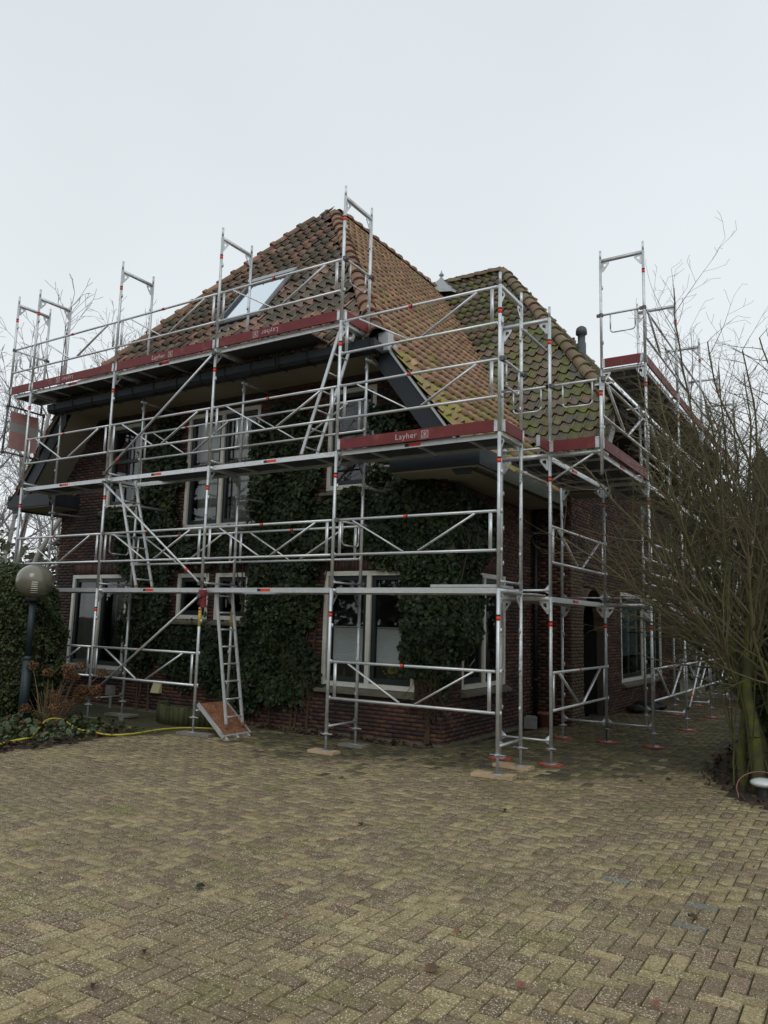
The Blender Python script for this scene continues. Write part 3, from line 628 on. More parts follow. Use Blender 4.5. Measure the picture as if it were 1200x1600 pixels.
# ridge and hip tiles: half-round caps, each a part of the roof they crown
def cap_mesh(m_, r=.14, L_=.40):
    mb = MB(); n = 8
    ring = lambda r_, y, dz: [(r_*math.cos(math.pi*(i/n)), y, r_*math.sin(math.pi*(i/n))*.95-.03+dz) for i in range(n+1)]
    a_ = ring(r*1.11, -.02, .016); b_ = ring(r*1.08, .07, .012); c_ = ring(r, .08, .0); d_ = ring(r*.92, L_+.04, -.012); e_ = ring(r*.95, -.02, .0)
    vs = a_+b_+c_+d_+e_; k = n+1; fs = []
    for A0 in (0, k, 2*k): fs += [(A0+i+1, A0+i, A0+k+i, A0+k+i+1) for i in range(n)]
    fs += [(i, i+1, 4*k+i+1, 4*k+i) for i in range(n)]
    mb.add(vs, fs); return mb.mesh('ridge_tile', m_, smooth=False)
cap_o, cap_w = cap_mesh('ridge'), cap_mesh('ridge_wing', .15)
def caps(p0, p1, me, par, up=(0,0,1), stop=None):
    p0, p1 = np.array(p0, float), np.array(p1, float); d = p1-p0; L_ = np.linalg.norm(d); d /= L_; n = int(L_/.385); st = L_/n
    x = np.cross(d, up); x /= np.linalg.norm(x); z = np.cross(x, d)
    for i in range(n):
        o_ = p0+d*i*st+z*.062+RNG.normal(0, .005, 3); ob = link('ridge_tile', me, par); mt = Matrix.Identity(4)
        jr = random.uniform(-.03, .03); x2 = x*math.cos(jr)+z*math.sin(jr); z2 = np.cross(x2, d)
        for r in range(3): mt[r][0], mt[r][1], mt[r][2], mt[r][3] = x2[r], d[r], z2[r], o_[r]
        ob.matrix_basis = mt
pa_ = lambda x0: tuple(np.array(pk)+(np.array((x0,.72,6.22))-np.array(pk))*.075)
caps((-2.40,.72,6.22), pa_(-2.4), cap_o, roofs['front']); caps((-10.30,.72,6.22), pa_(-10.3), cap_o, roofs['front'])
caps((XC,10.0,11.43), (XC,4.95,11.43), cap_o, roofs['right'])
caps((-.22,6.0,6.22), e_w, cap_w, roofs['wing']); caps((XC+.3,10.15,11.71), (-4.35,10.15,11.71), cap_w, roofs['wing'])
caps((-.22,14.3,6.22), e_w, cap_w, roofs['hip'])
# verge tiles closing the wing roof edge at the right gable + grey flashing
mb = MB()
for i in range(7):
    t = i/7; y = 4.68+1.28*t; z = zwing(y); mb.obox((-.2, y+.1, z+.10), (.05,0,0), np.array((0,CS,SN))*.12, np.array((0,-SN,CS))*.06)
mb.build('verge_tiles', 'tile_wing', roofs['wing'])

# skylight
o_, dv, nn = np.array((0,.7,6.2)), np.array((0,CS,SN)), np.array((0,-SN,CS))
def SK(x, v, n_): p = o_+dv*v+nn*n_; return (x, p[1], p[2])
mb = MB(); vA, vB, xa, xb = 1.60, 3.22, -6.80, -5.70
def skbox(mb, x0, x1, v0, v1, n0, n1):
    mb.add([SK(x,v,n_) for n_ in (n0,n1) for x, v in ((x0,v0),(x1,v0),(x1,v1),(x0,v1))], [(0,3,2,1),(4,5,6,7),(0,1,5,4),(1,2,6,5),(2,3,7,6),(3,0,4,7)])
skbox(mb, xa, xa+.07, vA, vB, .0, .14); skbox(mb, xb-.07, xb, vA, vB, .0, .14); skbox(mb, xa+.07, xb-.07, vA, vA+.08, .0, .137); skbox(mb, xa+.07, xb-.07, vB-.08, vB, .0, .143)
skl = mb.build('skylight', 'navy', house, label='tilted skylight reflecting pale sky')
mb = MB(); skbox(mb, xa-.05, xb+.05, vB+.002, vB+.16, .03, .15); skbox(mb, xa-.02, xa-.001, vA, vB, .1, .16); skbox(mb, xb+.001, xb+.02, vA, vB, .1, .16); mb.build('flashing', 'lead', skl)
mb = MB(); mb.add([SK(xa+.07,vA+.08,.11), SK(xb-.07,vA+.08,.11), SK(xb-.07,vB-.08,.11), SK(xa+.07,vB-.08,.11)], [(0,1,2,3)])
gm = bpy.data.materials.new('skylight_glass'); gm.use_nodes = True; pb = gm.node_tree.nodes['Principled BSDF']; pb.inputs['Base Color'].default_value = (.35,.42,.46,1); pb.inputs['Roughness'].default_value = .05; pb.inputs['Metallic'].default_value = .9
pb.inputs['Base Color'].default_value = (.82,.9,.95,1); MT['skyglass'] = gm
mb.build('pane', 'skyglass', skl)
mb = MB(); skbox(mb, xa-.06, xb+.06, vA-.22, vA-.002, .05, .075); mb.build('apron', 'lead', skl)

# bargeboards, gutters, soffits
rl = lambda x: 11.45-SL*abs(x-XC)
for sgn in (1, -1):
    X = lambda a_: XC+sgn*a_
    pl = [(X(5.55), rl(X(5.55))-.03), (X(3.92), rl(X(3.92))-.03), (X(3.92), rl(X(3.92))-.52), (X(5.3), rl(X(5.3))-.52), (X(5.55), rl(X(5.3))-.52)]
    if sgn < 0: pl = pl[::-1]
    MB().prism(pl, 'y', .84, .875).build('bargeboard', 'navy', house)
    mb = MB(); mb.bar((X(5.57), .83, rl(X(5.57))+.0), (X(3.9), .83, rl(X(3.9))+.0), .03, .05); mb.build('verge_strip', 'zinc' if sgn > 0 else 'black', house)
    # raking soffit
    a_, b_ = X(5.25), X(3.7); za, zb = rl(a_)-.50, rl(b_)-.50
    mb = MB(); mb.add([(a_,.877,za),(b_,.877,zb),(b_,YF-.001,zb),(a_,YF-.001,za),(a_,.877,za+.03),(b_,.877,zb+.03),(b_,YF-.001,zb+.03),(a_,YF-.001,za+.03)], [(0,1,2,3),(4,5,6,7),(0,1,5,4),(2,3,7,6)])
    mb.build('soffit', 'soffit', house)
    # cornice return box at the gable foot and eaves box along the side
    x0, x1 = sorted((X(5.7), X(4.2))); mb = MB(); mb.box(x0, x1, .80, YF-.02, 4.07, 4.34); mb.build('eaves_box', 'navy', house)
    MB().box(x0+.03, x1-.03, .83, YF-.03, 4.045, 4.068).build('soffit', 'soffit', house)
    x0, x1 = sorted((X(5.62), X(5.5))); mb = MB(); mb.box(x0, x1, .9, 4.72, 4.02, 4.24); mb.build('gutter', 'olive', house, label='mossy eaves gutter')
    x0, x1 = sorted((X(5.49), X(4.80))); mb = MB(); mb.box(x0, x1, YF+.01, 4.9 if sgn > 0 else 10, 4.03, 4.06); mb.build('soffit', 'soffit', house)
# gutter along the front half hip
mb = MB(); n = 7; prof = [(-.07+.07*math.cos(t)+.66, 6.17+.09*math.sin(t)) for t in np.linspace(math.pi, 2*math.pi, n)]
prof = [(.47, 6.12), (.48, 6.0), (.53, 5.95), (.68, 5.95), (.74, 6.0), (.74, 6.09)]
mb.prism(prof, 'x', -10.42, -2.28); mb.build('gutter', 'navy', house)
mb = MB()
for i in range(14): x = -10.2+i*.6; mb.box(x, x+.03, .463, .469, 5.985, 6.125); mb.box(x, x+.03, .47, .74, 5.943, 5.949)
for x in (-8.3, -6.3, -4.3): mb.box(x, x+.07, .46, .468, 5.98, 6.125)
mb.build('gutter_strap', 'black', house, kind='stuff')
MB().box(-10.3, -2.42, .775, .80, 6.0, 6.12).build('fascia', 'navy', house)
MB().box(-10.28, -2.44, .80, YF-.002, 6.0, 6.03).build('soffit', 'soffit', house)
# right end cap of the hip gutter with small hopper, and wing eaves
mb = MB(); mb.box(-2.38, -2.2, .74, .9, 6.0, 6.3); mb.box(-2.33, -2.2, .9, 1.05, 5.9, 6.15); mb.build('hopper', 'zinc', house)
MB().box(-.75, -.15, 4.55, 4.68, 4.27, 4.47).build('gutter', 'navy', house)
MB().box(-.74, -.2, 4.69, WY-.02, 4.24, 4.27).build('soffit', 'soffit', house)
mb = MB(); yv = lambda y: zwing(y)
mb.prism([(4.6,yv(4.6)-.02),(6.0,yv(6.0)-.02),(6.0,yv(6.0)-.55),(4.85,yv(4.85)-.45),(4.6,yv(4.85)-.45)], 'x', -.2, -.165); mb.build('bargeboard', 'palegrey', house, label='pale grey bargeboard on the right gable')
mb = MB(); mb.prism([(15.7,yv(15.7)-.02),(14.3,yv(14.3)-.02),(14.3,yv(14.3)-.55),(15.45,yv(15.45)-.45),(15.7,yv(15.45)-.45)], 'x', -.2, -.165); mb.build('bargeboard', 'lead', house)
mb = MB(); mb.add([(-.2,4.9,yv(4.9)-.47),(-.2,6.0,yv(6.0)-.5),(WX+.001,6.0,yv(6.0)-.5),(WX+.001,4.9,yv(4.9)-.47)], [(0,1,2,3)])
mb.build('soffit', 'soffit', house)
MB().box(-.16, -.04, 5.9, 14.4, 6.02, 6.18).build('gutter', 'navy', house)
MB().box(WX+.001, -.17, 6.0, 14.3, 5.98, 6.01).build('soffit', 'navy', house)
# downpipe
mb = MB(); mb.tube((XR+.09, 5.1, .02), (XR+.09, 5.1, 4.05), .045, 10)
for z in (.8, 2.1, 3.4): mb.tube((XR+.09, 5.1, z), (XR+.09, 5.1, z+.05), .056, 10)
mb.build('downpipe', 'black', house, smooth=True)
# finial and vent pipe
mb = MB(); c = (XC, 10.15, 0)
mb.lathe([(1.0,11.15),(.66,11.45),(.40,11.64),(.2,11.82),(.08,11.94),(.025,12.02)], 8, c); fin = mb.build('finial', 'lead', house, label='small flared lead spire with a pointed ball')
mb = MB(); mb.lathe([(.02,12.0),(.025,12.03),(.07,12.06),(.075,12.09),(.04,12.13),(.016,12.18),(.003,12.25)], 12, c); mb.build('ball', 'lead', fin, smooth=True)
mb = MB(); c = (-2.25, 10.5, 0); mb.lathe([(.12,8.7),(.12,9.35),(.10,9.36),(.10,9.58),(.15,9.6),(.15,9.7),(.13,9.77),(.07,9.82),(.001,9.84)], 14, c)
mb.build('vent_pipe', 'pipegrey', house, smooth=True, label='dark capped flue behind the mossy hip')

# ------------------------------------------------------------------ ivy
ivyp = thing('ivy', 'dense dark green ivy climbing over the front wall and around the windows', 'ivy')
P1 = [(-9.55,3.95),(-8.85,4.1),(-8.5,4.3),(-8.35,5.1),(-8.1,5.75),(-7.75,5.6),(-7.4,5.3),(-7.32,3.4),(-5.9,3.3),(-5.5,3.6),(-5.75,4.6),(-5.55,5.4),(-4.9,5.5),(-3.95,5.35),(-3.95,3.9),(-2.95,3.9),(-2.85,5.3),(-2.55,5.5),(-2.2,5.25),(-2.05,4.5),(-1.9,3.95),(-1.5,3.9),
      (-1.4,2.7),(-1.4,1.9),(-1.42,1.0),(-1.55,.8),(-1.75,.6),(-1.95,.7),(-2.05,.95),(-2.3,1.1),(-2.3,1.7),(-2.45,2.1),(-2.4,2.55),(-2.6,2.85),(-3.7,2.95),(-3.98,2.6),(-3.98,.85),(-4.3,.35),(-5.0,.3),(-5.6,.15),(-6.1,.35),(-6.5,.75),(-7.0,.62),(-7.6,.85),(-8.5,.85),(-8.6,1.4),(-8.72,2.7),(-9.1,3.0),(-9.45,3.4)]
NH = 98000
x = RNG.uniform(-9.8, -1.42, NH); z = RNG.uniform(.2, 5.9, NH)
x2 = x+.16*np.sin(z*5.1)+.08*np.sin(z*13+x*3); z2 = z+.14*np.sin(x*4.3)+.07*np.sin(x*11.7)
m_ = in_poly(x2+RNG.normal(0,.07,NH), z2+RNG.normal(0,.07,NH), P1)
for i, (u0, u1, z0, z1) in enumerate(holesF):
    mu = .0 if i not in (0,) else .0
    ov = (x > u0+.03) & (x < u1-(.05 if i != 0 else .22)) & (z > z0-.0) & (z < z1)
    m_ &= ~ov
# brick stays bare round the two small windows
m_ &= ~((x > -7.5) & (x < -5.45) & (z > 1.62) & (z < 2.82) & (RNG.random(NH) < .93))
x, z = x[m_], z[m_]
bul = .05+.10*(np.sin(x*2.3+z*1.7)*.5+.5)+.07*(np.sin(x*6.1-z*4.2)*.5+.5)
edge = np.minimum(1, np.abs(z-5.9)); y = YF-.03-bul*RNG.random(len(x))**.5*1.1
leaves('foliage', np.stack([x, y, z], 1), .066, (0,-1,.35), 'ivy', ivyp, spread=.5, kind='stuff')
# round the corner above the side window
yy = RNG.uniform(1.5, 3.25, 8000); zz = RNG.uniform(2.65, 3.95, 8000); m_ = (((yy-1.4)/1.75)**2+((zz-3.3)/.62)**2) < 1
yy, zz = yy[m_], zz[m_]; leaves('foliage', np.stack([XR+.03+.2*RNG.random(len(yy)), yy, zz], 1), .066, (1,-.2,.35), 'ivy', ivyp, spread=.5, kind='stuff')
zz = RNG.uniform(.85, 3.3, 13000); th = RNG.uniform(-.2, 1, 13000); rr = (.16+.16*np.sin(zz*2.2+1)**2+.05*np.sin(zz*9))*np.clip((zz-.6)/.8, .2, 1)
lim = 1.5+np.clip((zz-.9)*.9, 0, 1.0)*1.0; yy = 1.42+(lim-1.42)*RNG.random(13000); xx = XR+.02+rr*RNG.random(13000)**.5
leaves('foliage', np.stack([xx, yy, zz], 1), .066, (1,-.3,.35), 'ivy', ivyp, spread=.55, kind='stuff')
xx = RNG.uniform(-2.1, -1.3, 8000); zz = RNG.uniform(1.0, 3.8, 8000); leaves('foliage', np.stack([xx, YF-.04-.26*RNG.random(8000)*(.6+.4*np.sin(zz*4+xx*3)), zz], 1), .066, (.2,-1,.35), 'ivy', ivyp, spread=.55, kind='stuff')
segs = []
for i in range(170):      # bare stems trailing out of the ivy
    if i < 90: x0 = random.uniform(-1.98, -1.5); z0 = random.uniform(.75, 1.2)
    elif i < 130: x0 = random.uniform(-6.2, -3.95); z0 = random.uniform(.5, 1.0)
    else: x0 = random.uniform(-4.6, -3.95); z0 = random.uniform(.7, 1.5)
    p = np.array((x0, YF-.06-random.random()*.1, z0)); d = np.array((random.uniform(-.3,.3), -.05, -1.))
    for k_ in range(random.randint(3, 7)):
        q = p+d*.09; segs.append((*p, *q, .005, .004)); p = q; d += RNG.normal(0, .25, 3)*(1,.3,.3); d[1] *= .3
link('stem', segs_mesh('stem', segs, 'ivystem', 3), ivyp, kind='stuff')
segs = []
for i in range(14):
    x0 = random.choice((-8.3,-7.9,-5.3,-5.0,-4.7,-4.4,-4.15,-1.85,-1.75))+random.uniform(-.08,.08); p = np.array((x0, YF-.03, .02)); d = np.array((random.uniform(-.2,.2), 0, 1.))
    for k_ in range(16): q = p+d*.2; segs.append((*p, *q, .022-.001*k_, .021-.001*k_)); p = q; d = d+RNG.normal(0, .035, 3)*(1,0,.2)
link('stem', segs_mesh('stem', segs, 'ivystem', 5), ivyp, kind='stuff')

# ------------------------------------------------------------------ scaffold kit
FW = .73
def tagmesh(r=.0265, axis='z', L_=.075):
    mb = MB(); e = {'z': (0,0,1), 'x': (1,0,0)}[axis]; e = np.array(e, float); mb.tube(-e*L_/2, e*L_*.2, r, 10); mb.cur = 1; mb.tube(e*L_*.2, e*L_/2, r+.0005, 10); return mb.mesh('tag', ['tag', 'tagblack'], True)
TAGZ, TAGX = tagmesh(), tagmesh(.0235, 'x', .06)
def frame_mesh(h=2.0, bottom=True):
    mb = MB()
    for y in (0, FW):
        mb.tube((0,y,.03), (0,y,h+.02), .0242, 12); mb.tube((0,y,h+.02), (0,y,h+.19), .019, 10)
        for zc in (.5, 1.0, 1.5):      # guardrail boxes
            if zc < h: mb.box(.024 if y == 0 else -.012, .05 if y == 0 else .012, y-.012 if y == 0 else y-.04, y+.012 if y == 0 else y-.022, zc-.03, zc+.03)
    mb.box(-.022, .022, .02, FW-.02, h-.03, h+.022)
    if bottom: mb.box(-.018, .018, .02, FW-.02, .10, .125)
    for y, s in ((0, 1), (FW, -1)):      # gusset plates with a hole, top corners
        a_ = y+s*.02; t = .004
        pts = [(a_, h-.032), (a_+s*.13, h-.032), (a_+s*.13, h-.075), (a_+s*.03, h-.21), (a_, h-.21)]
        hole = [(a_+s*.035, h-.065), (a_+s*.085, h-.065), (a_+s*.085, h-.10), (a_+s*.035, h-.13)]
        # ring of quads around the hole
        P5 = pts; n = 5; Hh = [hole[0], hole[1], hole[2], hole[3], hole[3]]
        for xx in (-t, t):
            vs = [(xx, p[0], p[1]) for p in P5]+[(xx, p[0], p[1]) for p in Hh]
            mb.add(vs, [(i, (i+1)%5, 5+(i+1)%5, 5+i) for i in (0,1,2)]+[(3,4,8),(4,0,5,8)])
        if bottom:
            mb.add([(xx, y+s*(.02 if k_ < 2 else .09), (.06, .19, .10, .125)[k_]) for xx in (-.004, .004) for k_ in range(4)], [(0,1,3,2),(4,5,7,6),(0,4,5,1),(1,5,7,3)])
    return mb.mesh('frame', 'steel', True)
FRAME = frame_mesh(); FRAME_HALF = frame_mesh(1.0, False)
def guard_mesh(L_):
    mb = MB(); a_, b_ = .035, L_-.035
    for z in (0, .5): mb.tube((a_,0,z), (b_,0,z), .0195, 10)
    for x in (a_+.08, b_-.08): mb.box(x-.022, x+.022, -.008, .008, .02, .48)
    if L_ > 1.2:
        mb.bar((a_+.30,0,.48), (L_/2-.12,0,.02), .035, .02, (0,1,0)); mb.bar((b_-.30,0,.48), (L_/2+.12,0,.02), .035, .02, (0,1,0))
    return mb.mesh('guardrail', 'alu', True)
GUARD = {2.57: guard_mesh(2.57), .73: guard_mesh(.73)}
def deck_mesh(L_, hatch=None, wdt=.61):
    mb = MB(); y0, y1 = .06, .06+wdt; segs_ = [(.045, L_-.045)]
    for ya, yb in ((y0, y0+.022), (y1-.022, y1)): mb.box(.045, L_-.045, ya, yb, -.038, .034)
    for x in (.045, L_-.065): mb.box(x, x+.02, y0+.022, y1-.022, -.03, .02)
    mb.cur = 1
    rng = [(.066, L_-.066)] if not hatch else [(.066, hatch[0]), (hatch[1], L_-.066)]
    for a_, b_ in rng:
        if b_-a_ > .05: mb.box(a_, b_, y0+.023, y1-.023, .008, .02)
    mb.cur = 2
    for a_, b_ in rng:
        if b_-a_ < .05: continue
        mb.box(a_, b_, y0+.024, y1-.024, .0215, .031)
    mb.cur = 0
    if not hatch:
        for x in np.linspace(.5, L_-.5, 3 if L_ > 1.5 else 1): mb.box(x-.02, x+.02, y0+.023, y1-.023, -.02, .006)
    return mb.mesh('deck', ['alu', 'deck_under', 'deck_top'])
DECK = {}
def get_deck(L_, hatch):
    k_ = (L_, hatch)
    if k_ not in DECK: DECK[k_] = deck_mesh(L_, hatch)
    return DECK[k_]
def dtag_mesh():
    mb = MB(); mb.box(-.09, .09, -.0015, .0, -.02, .02); mb.cur = 1; mb.box(-.16, -.095, -.0015, .0, -.02, .02); return mb.mesh('sticker', ['tag', 'tagblack'])
DTAG = dtag_mesh()
def toe_mesh(L_):
    mb = MB(); mb.box(.07, L_-.07, -.015, .015, 0, .155); mb.cur = 1
    for x0, x1 in ((.02, .069), (L_-.069, L_-.02)): mb.box(x0, x1, -.018, .018, .0, .13); mb.box(x0, x1, -.018, .018, .135, .15)
    return mb.mesh('toe_board', ['toe', 'steel'])
TOE = {}
def endguard_mesh():
    mb = MB(); y0, y1 = .03, FW+.06; mb.tube((0,y0,0), (0,y1,0), .0185, 10)
    a_, b_ = y0+.12, y1-.22; R = .06; pts = [(0,a_,-.0)]+[(0,a_,-.28)]+[(0,a_+R-R*math.cos(t),-.28-R*math.sin(t)) for t in np.linspace(.3, math.pi/2, 4)]+[(0,b_-R+R*math.sin(t),-.28-R*math.cos(t)) for t in np.linspace(0, math.pi/2-.3, 4)]+[(0,b_,-.28),(0,b_,0)]
    mb.path(pts, .0125, 8); return mb.mesh('end_guard', 'steel', True)
ENDG = endguard_mesh()
def coupler_mesh():
    mb = MB(); mb.tube((0,0,-.03), (0,0,.03), .036, 10); mb.box(-.02,.02,.0,.075,-.025,.025); mb.box(.03,.055,-.02,.03,-.015,.015); return mb.mesh('coupler', 'coupler')
COUP = coupler_mesh()
def jack_mesh(h):
    mb = MB(); mb.tube((0,0,.006), (0,0,h+.2), .018, 10); mb.box(-.075,.075,-.075,.075,0,.006); mb.tube((0,0,h-.005), (0,0,h+.03), .032, 10)
    mb.box(-.10,.10,-.012,.012,h+.004,h+.018); mb.box(-.012,.012,-.07,.07,h+.004,h+.018); return mb.mesh('base_jack', 'steel_dull', True)
JACK = {}
def txt(body, size, mat_='white'):
    c = bpy.data.curves.new('lettering', 'FONT'); c.body = body; c.size = size; c.extrude = .0006; c.align_x = 'CENTER'; c.align_y = 'CENTER'; c.space_character = 1.12; c.resolution_u = 4
    c.materials.append(MT[mat_]); return c
_c = txt('Layher', .115); _o = bpy.data.objects.new('lettering', _c); COL.objects.link(_o); bpy.context.view_layer.update()
_m = bpy.data.meshes.new_from_object(_o.evaluated_get(bpy.context.evaluated_depsgraph_get())); bpy.data.objects.remove(_o); _m.name = 'lettering'; TXT = _m
def emblem_mesh():
    mb = MB(); s = .05; t = .0012; w_ = .006
    for a_, b_ in (((-s,0,-s),(s,0,-s)),((s,0,-s),(s,0,s)),((s,0,s),(-s,0,s)),((-s,0,s),(-s,0,-s)),((-s,0,-s),(s,0,s)),((s,0,-s),(-s,0,s)),((0,0,-s*.9),(0,0,s*.9)),((-s*.5,0,0),(s*.5,0,0))):
        mb.bar(a_, b_, w_, t, (0,1,0)) if False else mb.obox((np.array(a_)+b_)/2, (np.array(b_)-a_)/2, (0,t,0), np.cross((np.array(b_)-a_)/np.linalg.norm(np.array(b_)-a_), (0,1,0))*w_/2)
    return mb.mesh('emblem', 'white')
EMB = emblem_mesh()
class Run:
    def __init__(s, root, O, rz, h): s.root, s.O, s.rz, s.h = root, np.array(O, float), rz, h
    def P(s, x, y, z):
        c, q = math.cos(s.rz), math.sin(s.rz); return (s.O[0]+x*c-y*q, s.O[1]+x*q+y*c, s.O[2]+z)
    def put(s, name, me, x, y, z, rz=0, **kw): return link(name, me, s.root, loc=s.P(x, y, z), rz=s.rz+rz, **kw)
    def frame(s, x, lv, tag=True, me=None, y=0):
        f = s.put('frame', me or FRAME, x, y, s.h+2*lv)
        if tag: link('tag', TAGZ, f, loc=(0,0,1.66 if (me is None) else .66))
        return f
    def jack(s, x, y, base=0.0, hh=None):
        hh = hh if hh is not None else s.h-base; k_ = round(hh, 3)
        if k_ not in JACK: JACK[k_] = jack_mesh(hh)
        s.put('base_jack', JACK[k_], x, y, base)
    def guard(s, x, L_, z, y=0, tag=True, rz=0):
        g = s.put('guardrail', GUARD[L_], x, y, z, rz)
        if tag and L_ > 1: link('tag', TAGX, g, loc=(L_*.47,0,.5))
        return g
    def deck(s, x, L_, lv, hatch=None, sticker=True, z=None, rz=0, y=0):
        d = s.put('deck', get_deck(L_, hatch), x, y, (s.h+2*lv) if z is None else z, rz)
        if sticker: link('sticker', DTAG, d, loc=(L_*.5,.058,0))
        return d
    def toe(s, x, L_, z, y=-.0, text=0, rz=0):
        if L_ not in TOE: TOE[L_] = toe_mesh(L_)
        t = s.put('toe_board', TOE[L_], x, y, z, rz)
        if text:
            o = link('lettering', TXT, t, loc=(L_*.46,-.0165,.075)); o.rotation_euler = (math.pi/2, 0 if text > 0 else math.pi, 0)
            link('emblem', EMB, t, loc=(L_*.46+(.30 if text > 0 else -.30), -.0165, .075))
        return t
    def endg(s, x, z, rz=0, y=0):
        e = s.put('end_guard', ENDG, x, y, z, rz); link('coupler', COUP, e, loc=(0,0,0)); link('coupler', COUP, e, loc=(0,FW,0)); return e
    def brace(s, a, b, tagf=.5):
        A, B = np.array(s.P(*a)), np.array(s.P(*b)); mb = MB(); mb.tube((0,0,0), B-A, .0195, 10)
        br = link('brace', mb.mesh('brace', 'steel', True), s.root, loc=tuple(A)); d = (B-A)
        for f_ in (.12,): mb2 = MB(); c = d*f_; u = d/np.linalg.norm(d); mb2.tube(c-u*.03, c+u*.03, .023, 10); mb2.build('tag', 'tag', br, smooth=True)
        for c in (np.zeros(3), d): link('coupler', COUP, br, loc=tuple(c))
        return br
BY = 2.57; HF = .255
scF = thing('scaffold', 'tall galvanised steel scaffold along the ivy covered front of the house, with red toe boards', 'scaffold')
R = Run(scF, (-4*BY, 0, 0), 0, HF)            # local x from the left end P4
X4, X3, X2, X1, X0 = 0, BY, 2*BY, 3*BY, 4*BY
for x_, top in ((X4, 4), (X3, 4), (X2, 4), (X1, 4), (X0, 3)):
    for lv in range(top): R.frame(x_, lv, tag=True)
R.frame(X4-.73, 3)
for x_, bo, bi in ((X4,.04,.04),(X3,.04,.04),(X2,.045,0.0),(X1,.045,.045),(X0,.045,.045)): R.jack(x_, 0, bo); R.jack(x_, FW, bi)
for x_ in (X4, X3, X2, X1):                    # decks: bays start at x_
    R.deck(x_, BY, 1, hatch=(.3,.95) if x_ == X2 else None, sticker=x_ not in (X1,))
    R.deck(x_, BY, 2, hatch=(.1,.75) if x_ == X3 else None, sticker=True)
R.deck(X4, BY, 3); R.deck(X3, BY, 3); R.deck(X2, BY, 3, hatch=(1.85,2.45), sticker=False); R.deck(X4-.73, .73, 3, sticker=False)
for x_ in (X4, X3, X1): R.guard(x_, BY, HF+.5)
for x_ in (X4, X3, X2, X1): R.guard(x_, BY, HF+2.5); R.guard(x_, BY, HF+4.5)
R.guard(X1, BY, HF+5.5)
for x_ in (X4, X3, X2): R.guard(x_, BY, HF+6.5)
R.guard(X4-.73, .73, HF+6.5)
for x_ in (X3, X2): R.guard(x_, BY, HF+2.5, y=FW); R.guard(x_, BY, HF+4.5, y=FW)
R.toe(X4, BY, HF+6.036, text=-1); R.toe(X3, BY, HF+6.036, text=1); R.toe(X2, BY, HF+6.036, text=-1); R.toe(X4-.73, .73, HF+6.036)
R.toe(X1, BY, HF+4.036, text=1)
R.toe(X1+.035, FW, HF+6.036, rz=math.pi/2); R.toe(X0+.035, FW, HF+4.036, rz=math.pi/2)
R.endg(X1+.03, HF+7.0); R.endg(X4-.73, HF+7.0); R.endg(X3+.05, HF+3.0); R.endg(X1+.05, HF+3.0); R.endg(X0+.03, HF+5.0)
R.brace((X2,-.045,HF+2.1), (X3,-.045,HF+3.93)); R.brace((X3,-.045,HF+4.1), (X2,-.045,HF+5.93)); R.brace((X3,-.045,HF+.12), (X2,-.045,HF+1.9))
# tape on the second post from the left of the gate opening
for y_ in (0, FW):
    mb = MB(); mb.tube((0,0,1.72), (0,0,1.97), .0262, 12); mb.cur = 1; mb.tube((0,0,1.42), (0,0,1.715), .0262, 12)
    R.put('tape', mb.mesh('tape', ['redtape', 'yellowtape'], True), X2, y_, HF)
mb = MB(); mb.box(-.03,.09,-.03,.03,1.90,2.0); mb.box(.02,.10,-.02,.02,1.72,1.9); R.put('clamp', mb.mesh('clamp', 'redtape'), X2, 0, HF)
mb = MB(); mb.box(-.09,.0,-.03,.03,1.80,2.0); R.put('clamp', mb.mesh('clamp', 'redtape'), X2, FW, HF)
# wall ties
for x_ in (X4, X3, X2, X1, X0):
    for z_ in (3.6, 5.6):
        if x_ == X4 and z_ > 5: continue
        mb = MB(); mb.tube((0,FW-.12,0), (0,1.52,0), .022, 8); mb.tube((0,FW,-.03), (0,FW,.03), .036, 8); R.put('wall_tie', mb.mesh('wall_tie', 'steel_dull', True), x_+.06, 0, HF+z_)
# long spare plank end on deck 1, level with corner
mb = MB(); mb.box(-.65, .3, .06, .60, .04, .075); R.put('board', mb.mesh('board', 'alu'), X0-.35, 0, HF+2, label='short aluminium plank lapped over the corner deck')
# spare guard tube hanging in the left bay
R.brace((X1+.2,.9,HF+3.95), (X1+1.45,1.45,HF+3.9))

scR = thing('scaffold', 'galvanised steel scaffold stepping back along the right side of the house behind the bare shrub', 'scaffold')
HR = .2
RS = Run(scR, (.22, 1.25, 0), math.pi/2, HR)   # local x = world +y, local y = -world x ; outer posts at x=.22
for lv in range(3): RS.frame(0, lv)
for lv in range(2): RS.frame(BY, lv)
for x_ in (0, BY): RS.jack(x_, 0, .02); RS.jack(x_, FW, .02)
RS.guard(0, BY, HR+.5); RS.guard(0, BY, HR+2.5)
RS.deck(0, BY, 1); RS.deck(0, BY, 2)
mb = MB(); mb.box(.05, .52, .06, .67, .034, .05); RS.put('board', mb.mesh('board', 'alu'), -.55, 0, HR+2)
RS.deck(-.53, .53, 2, sticker=False) if False else None
RS.toe(-.5, .5, HR+4.036)
RS.toe(0, BY, HR+4.036, y=-.73); RS.toe(-.045, FW, HR+4.036, rz=-math.pi/2, y=0)
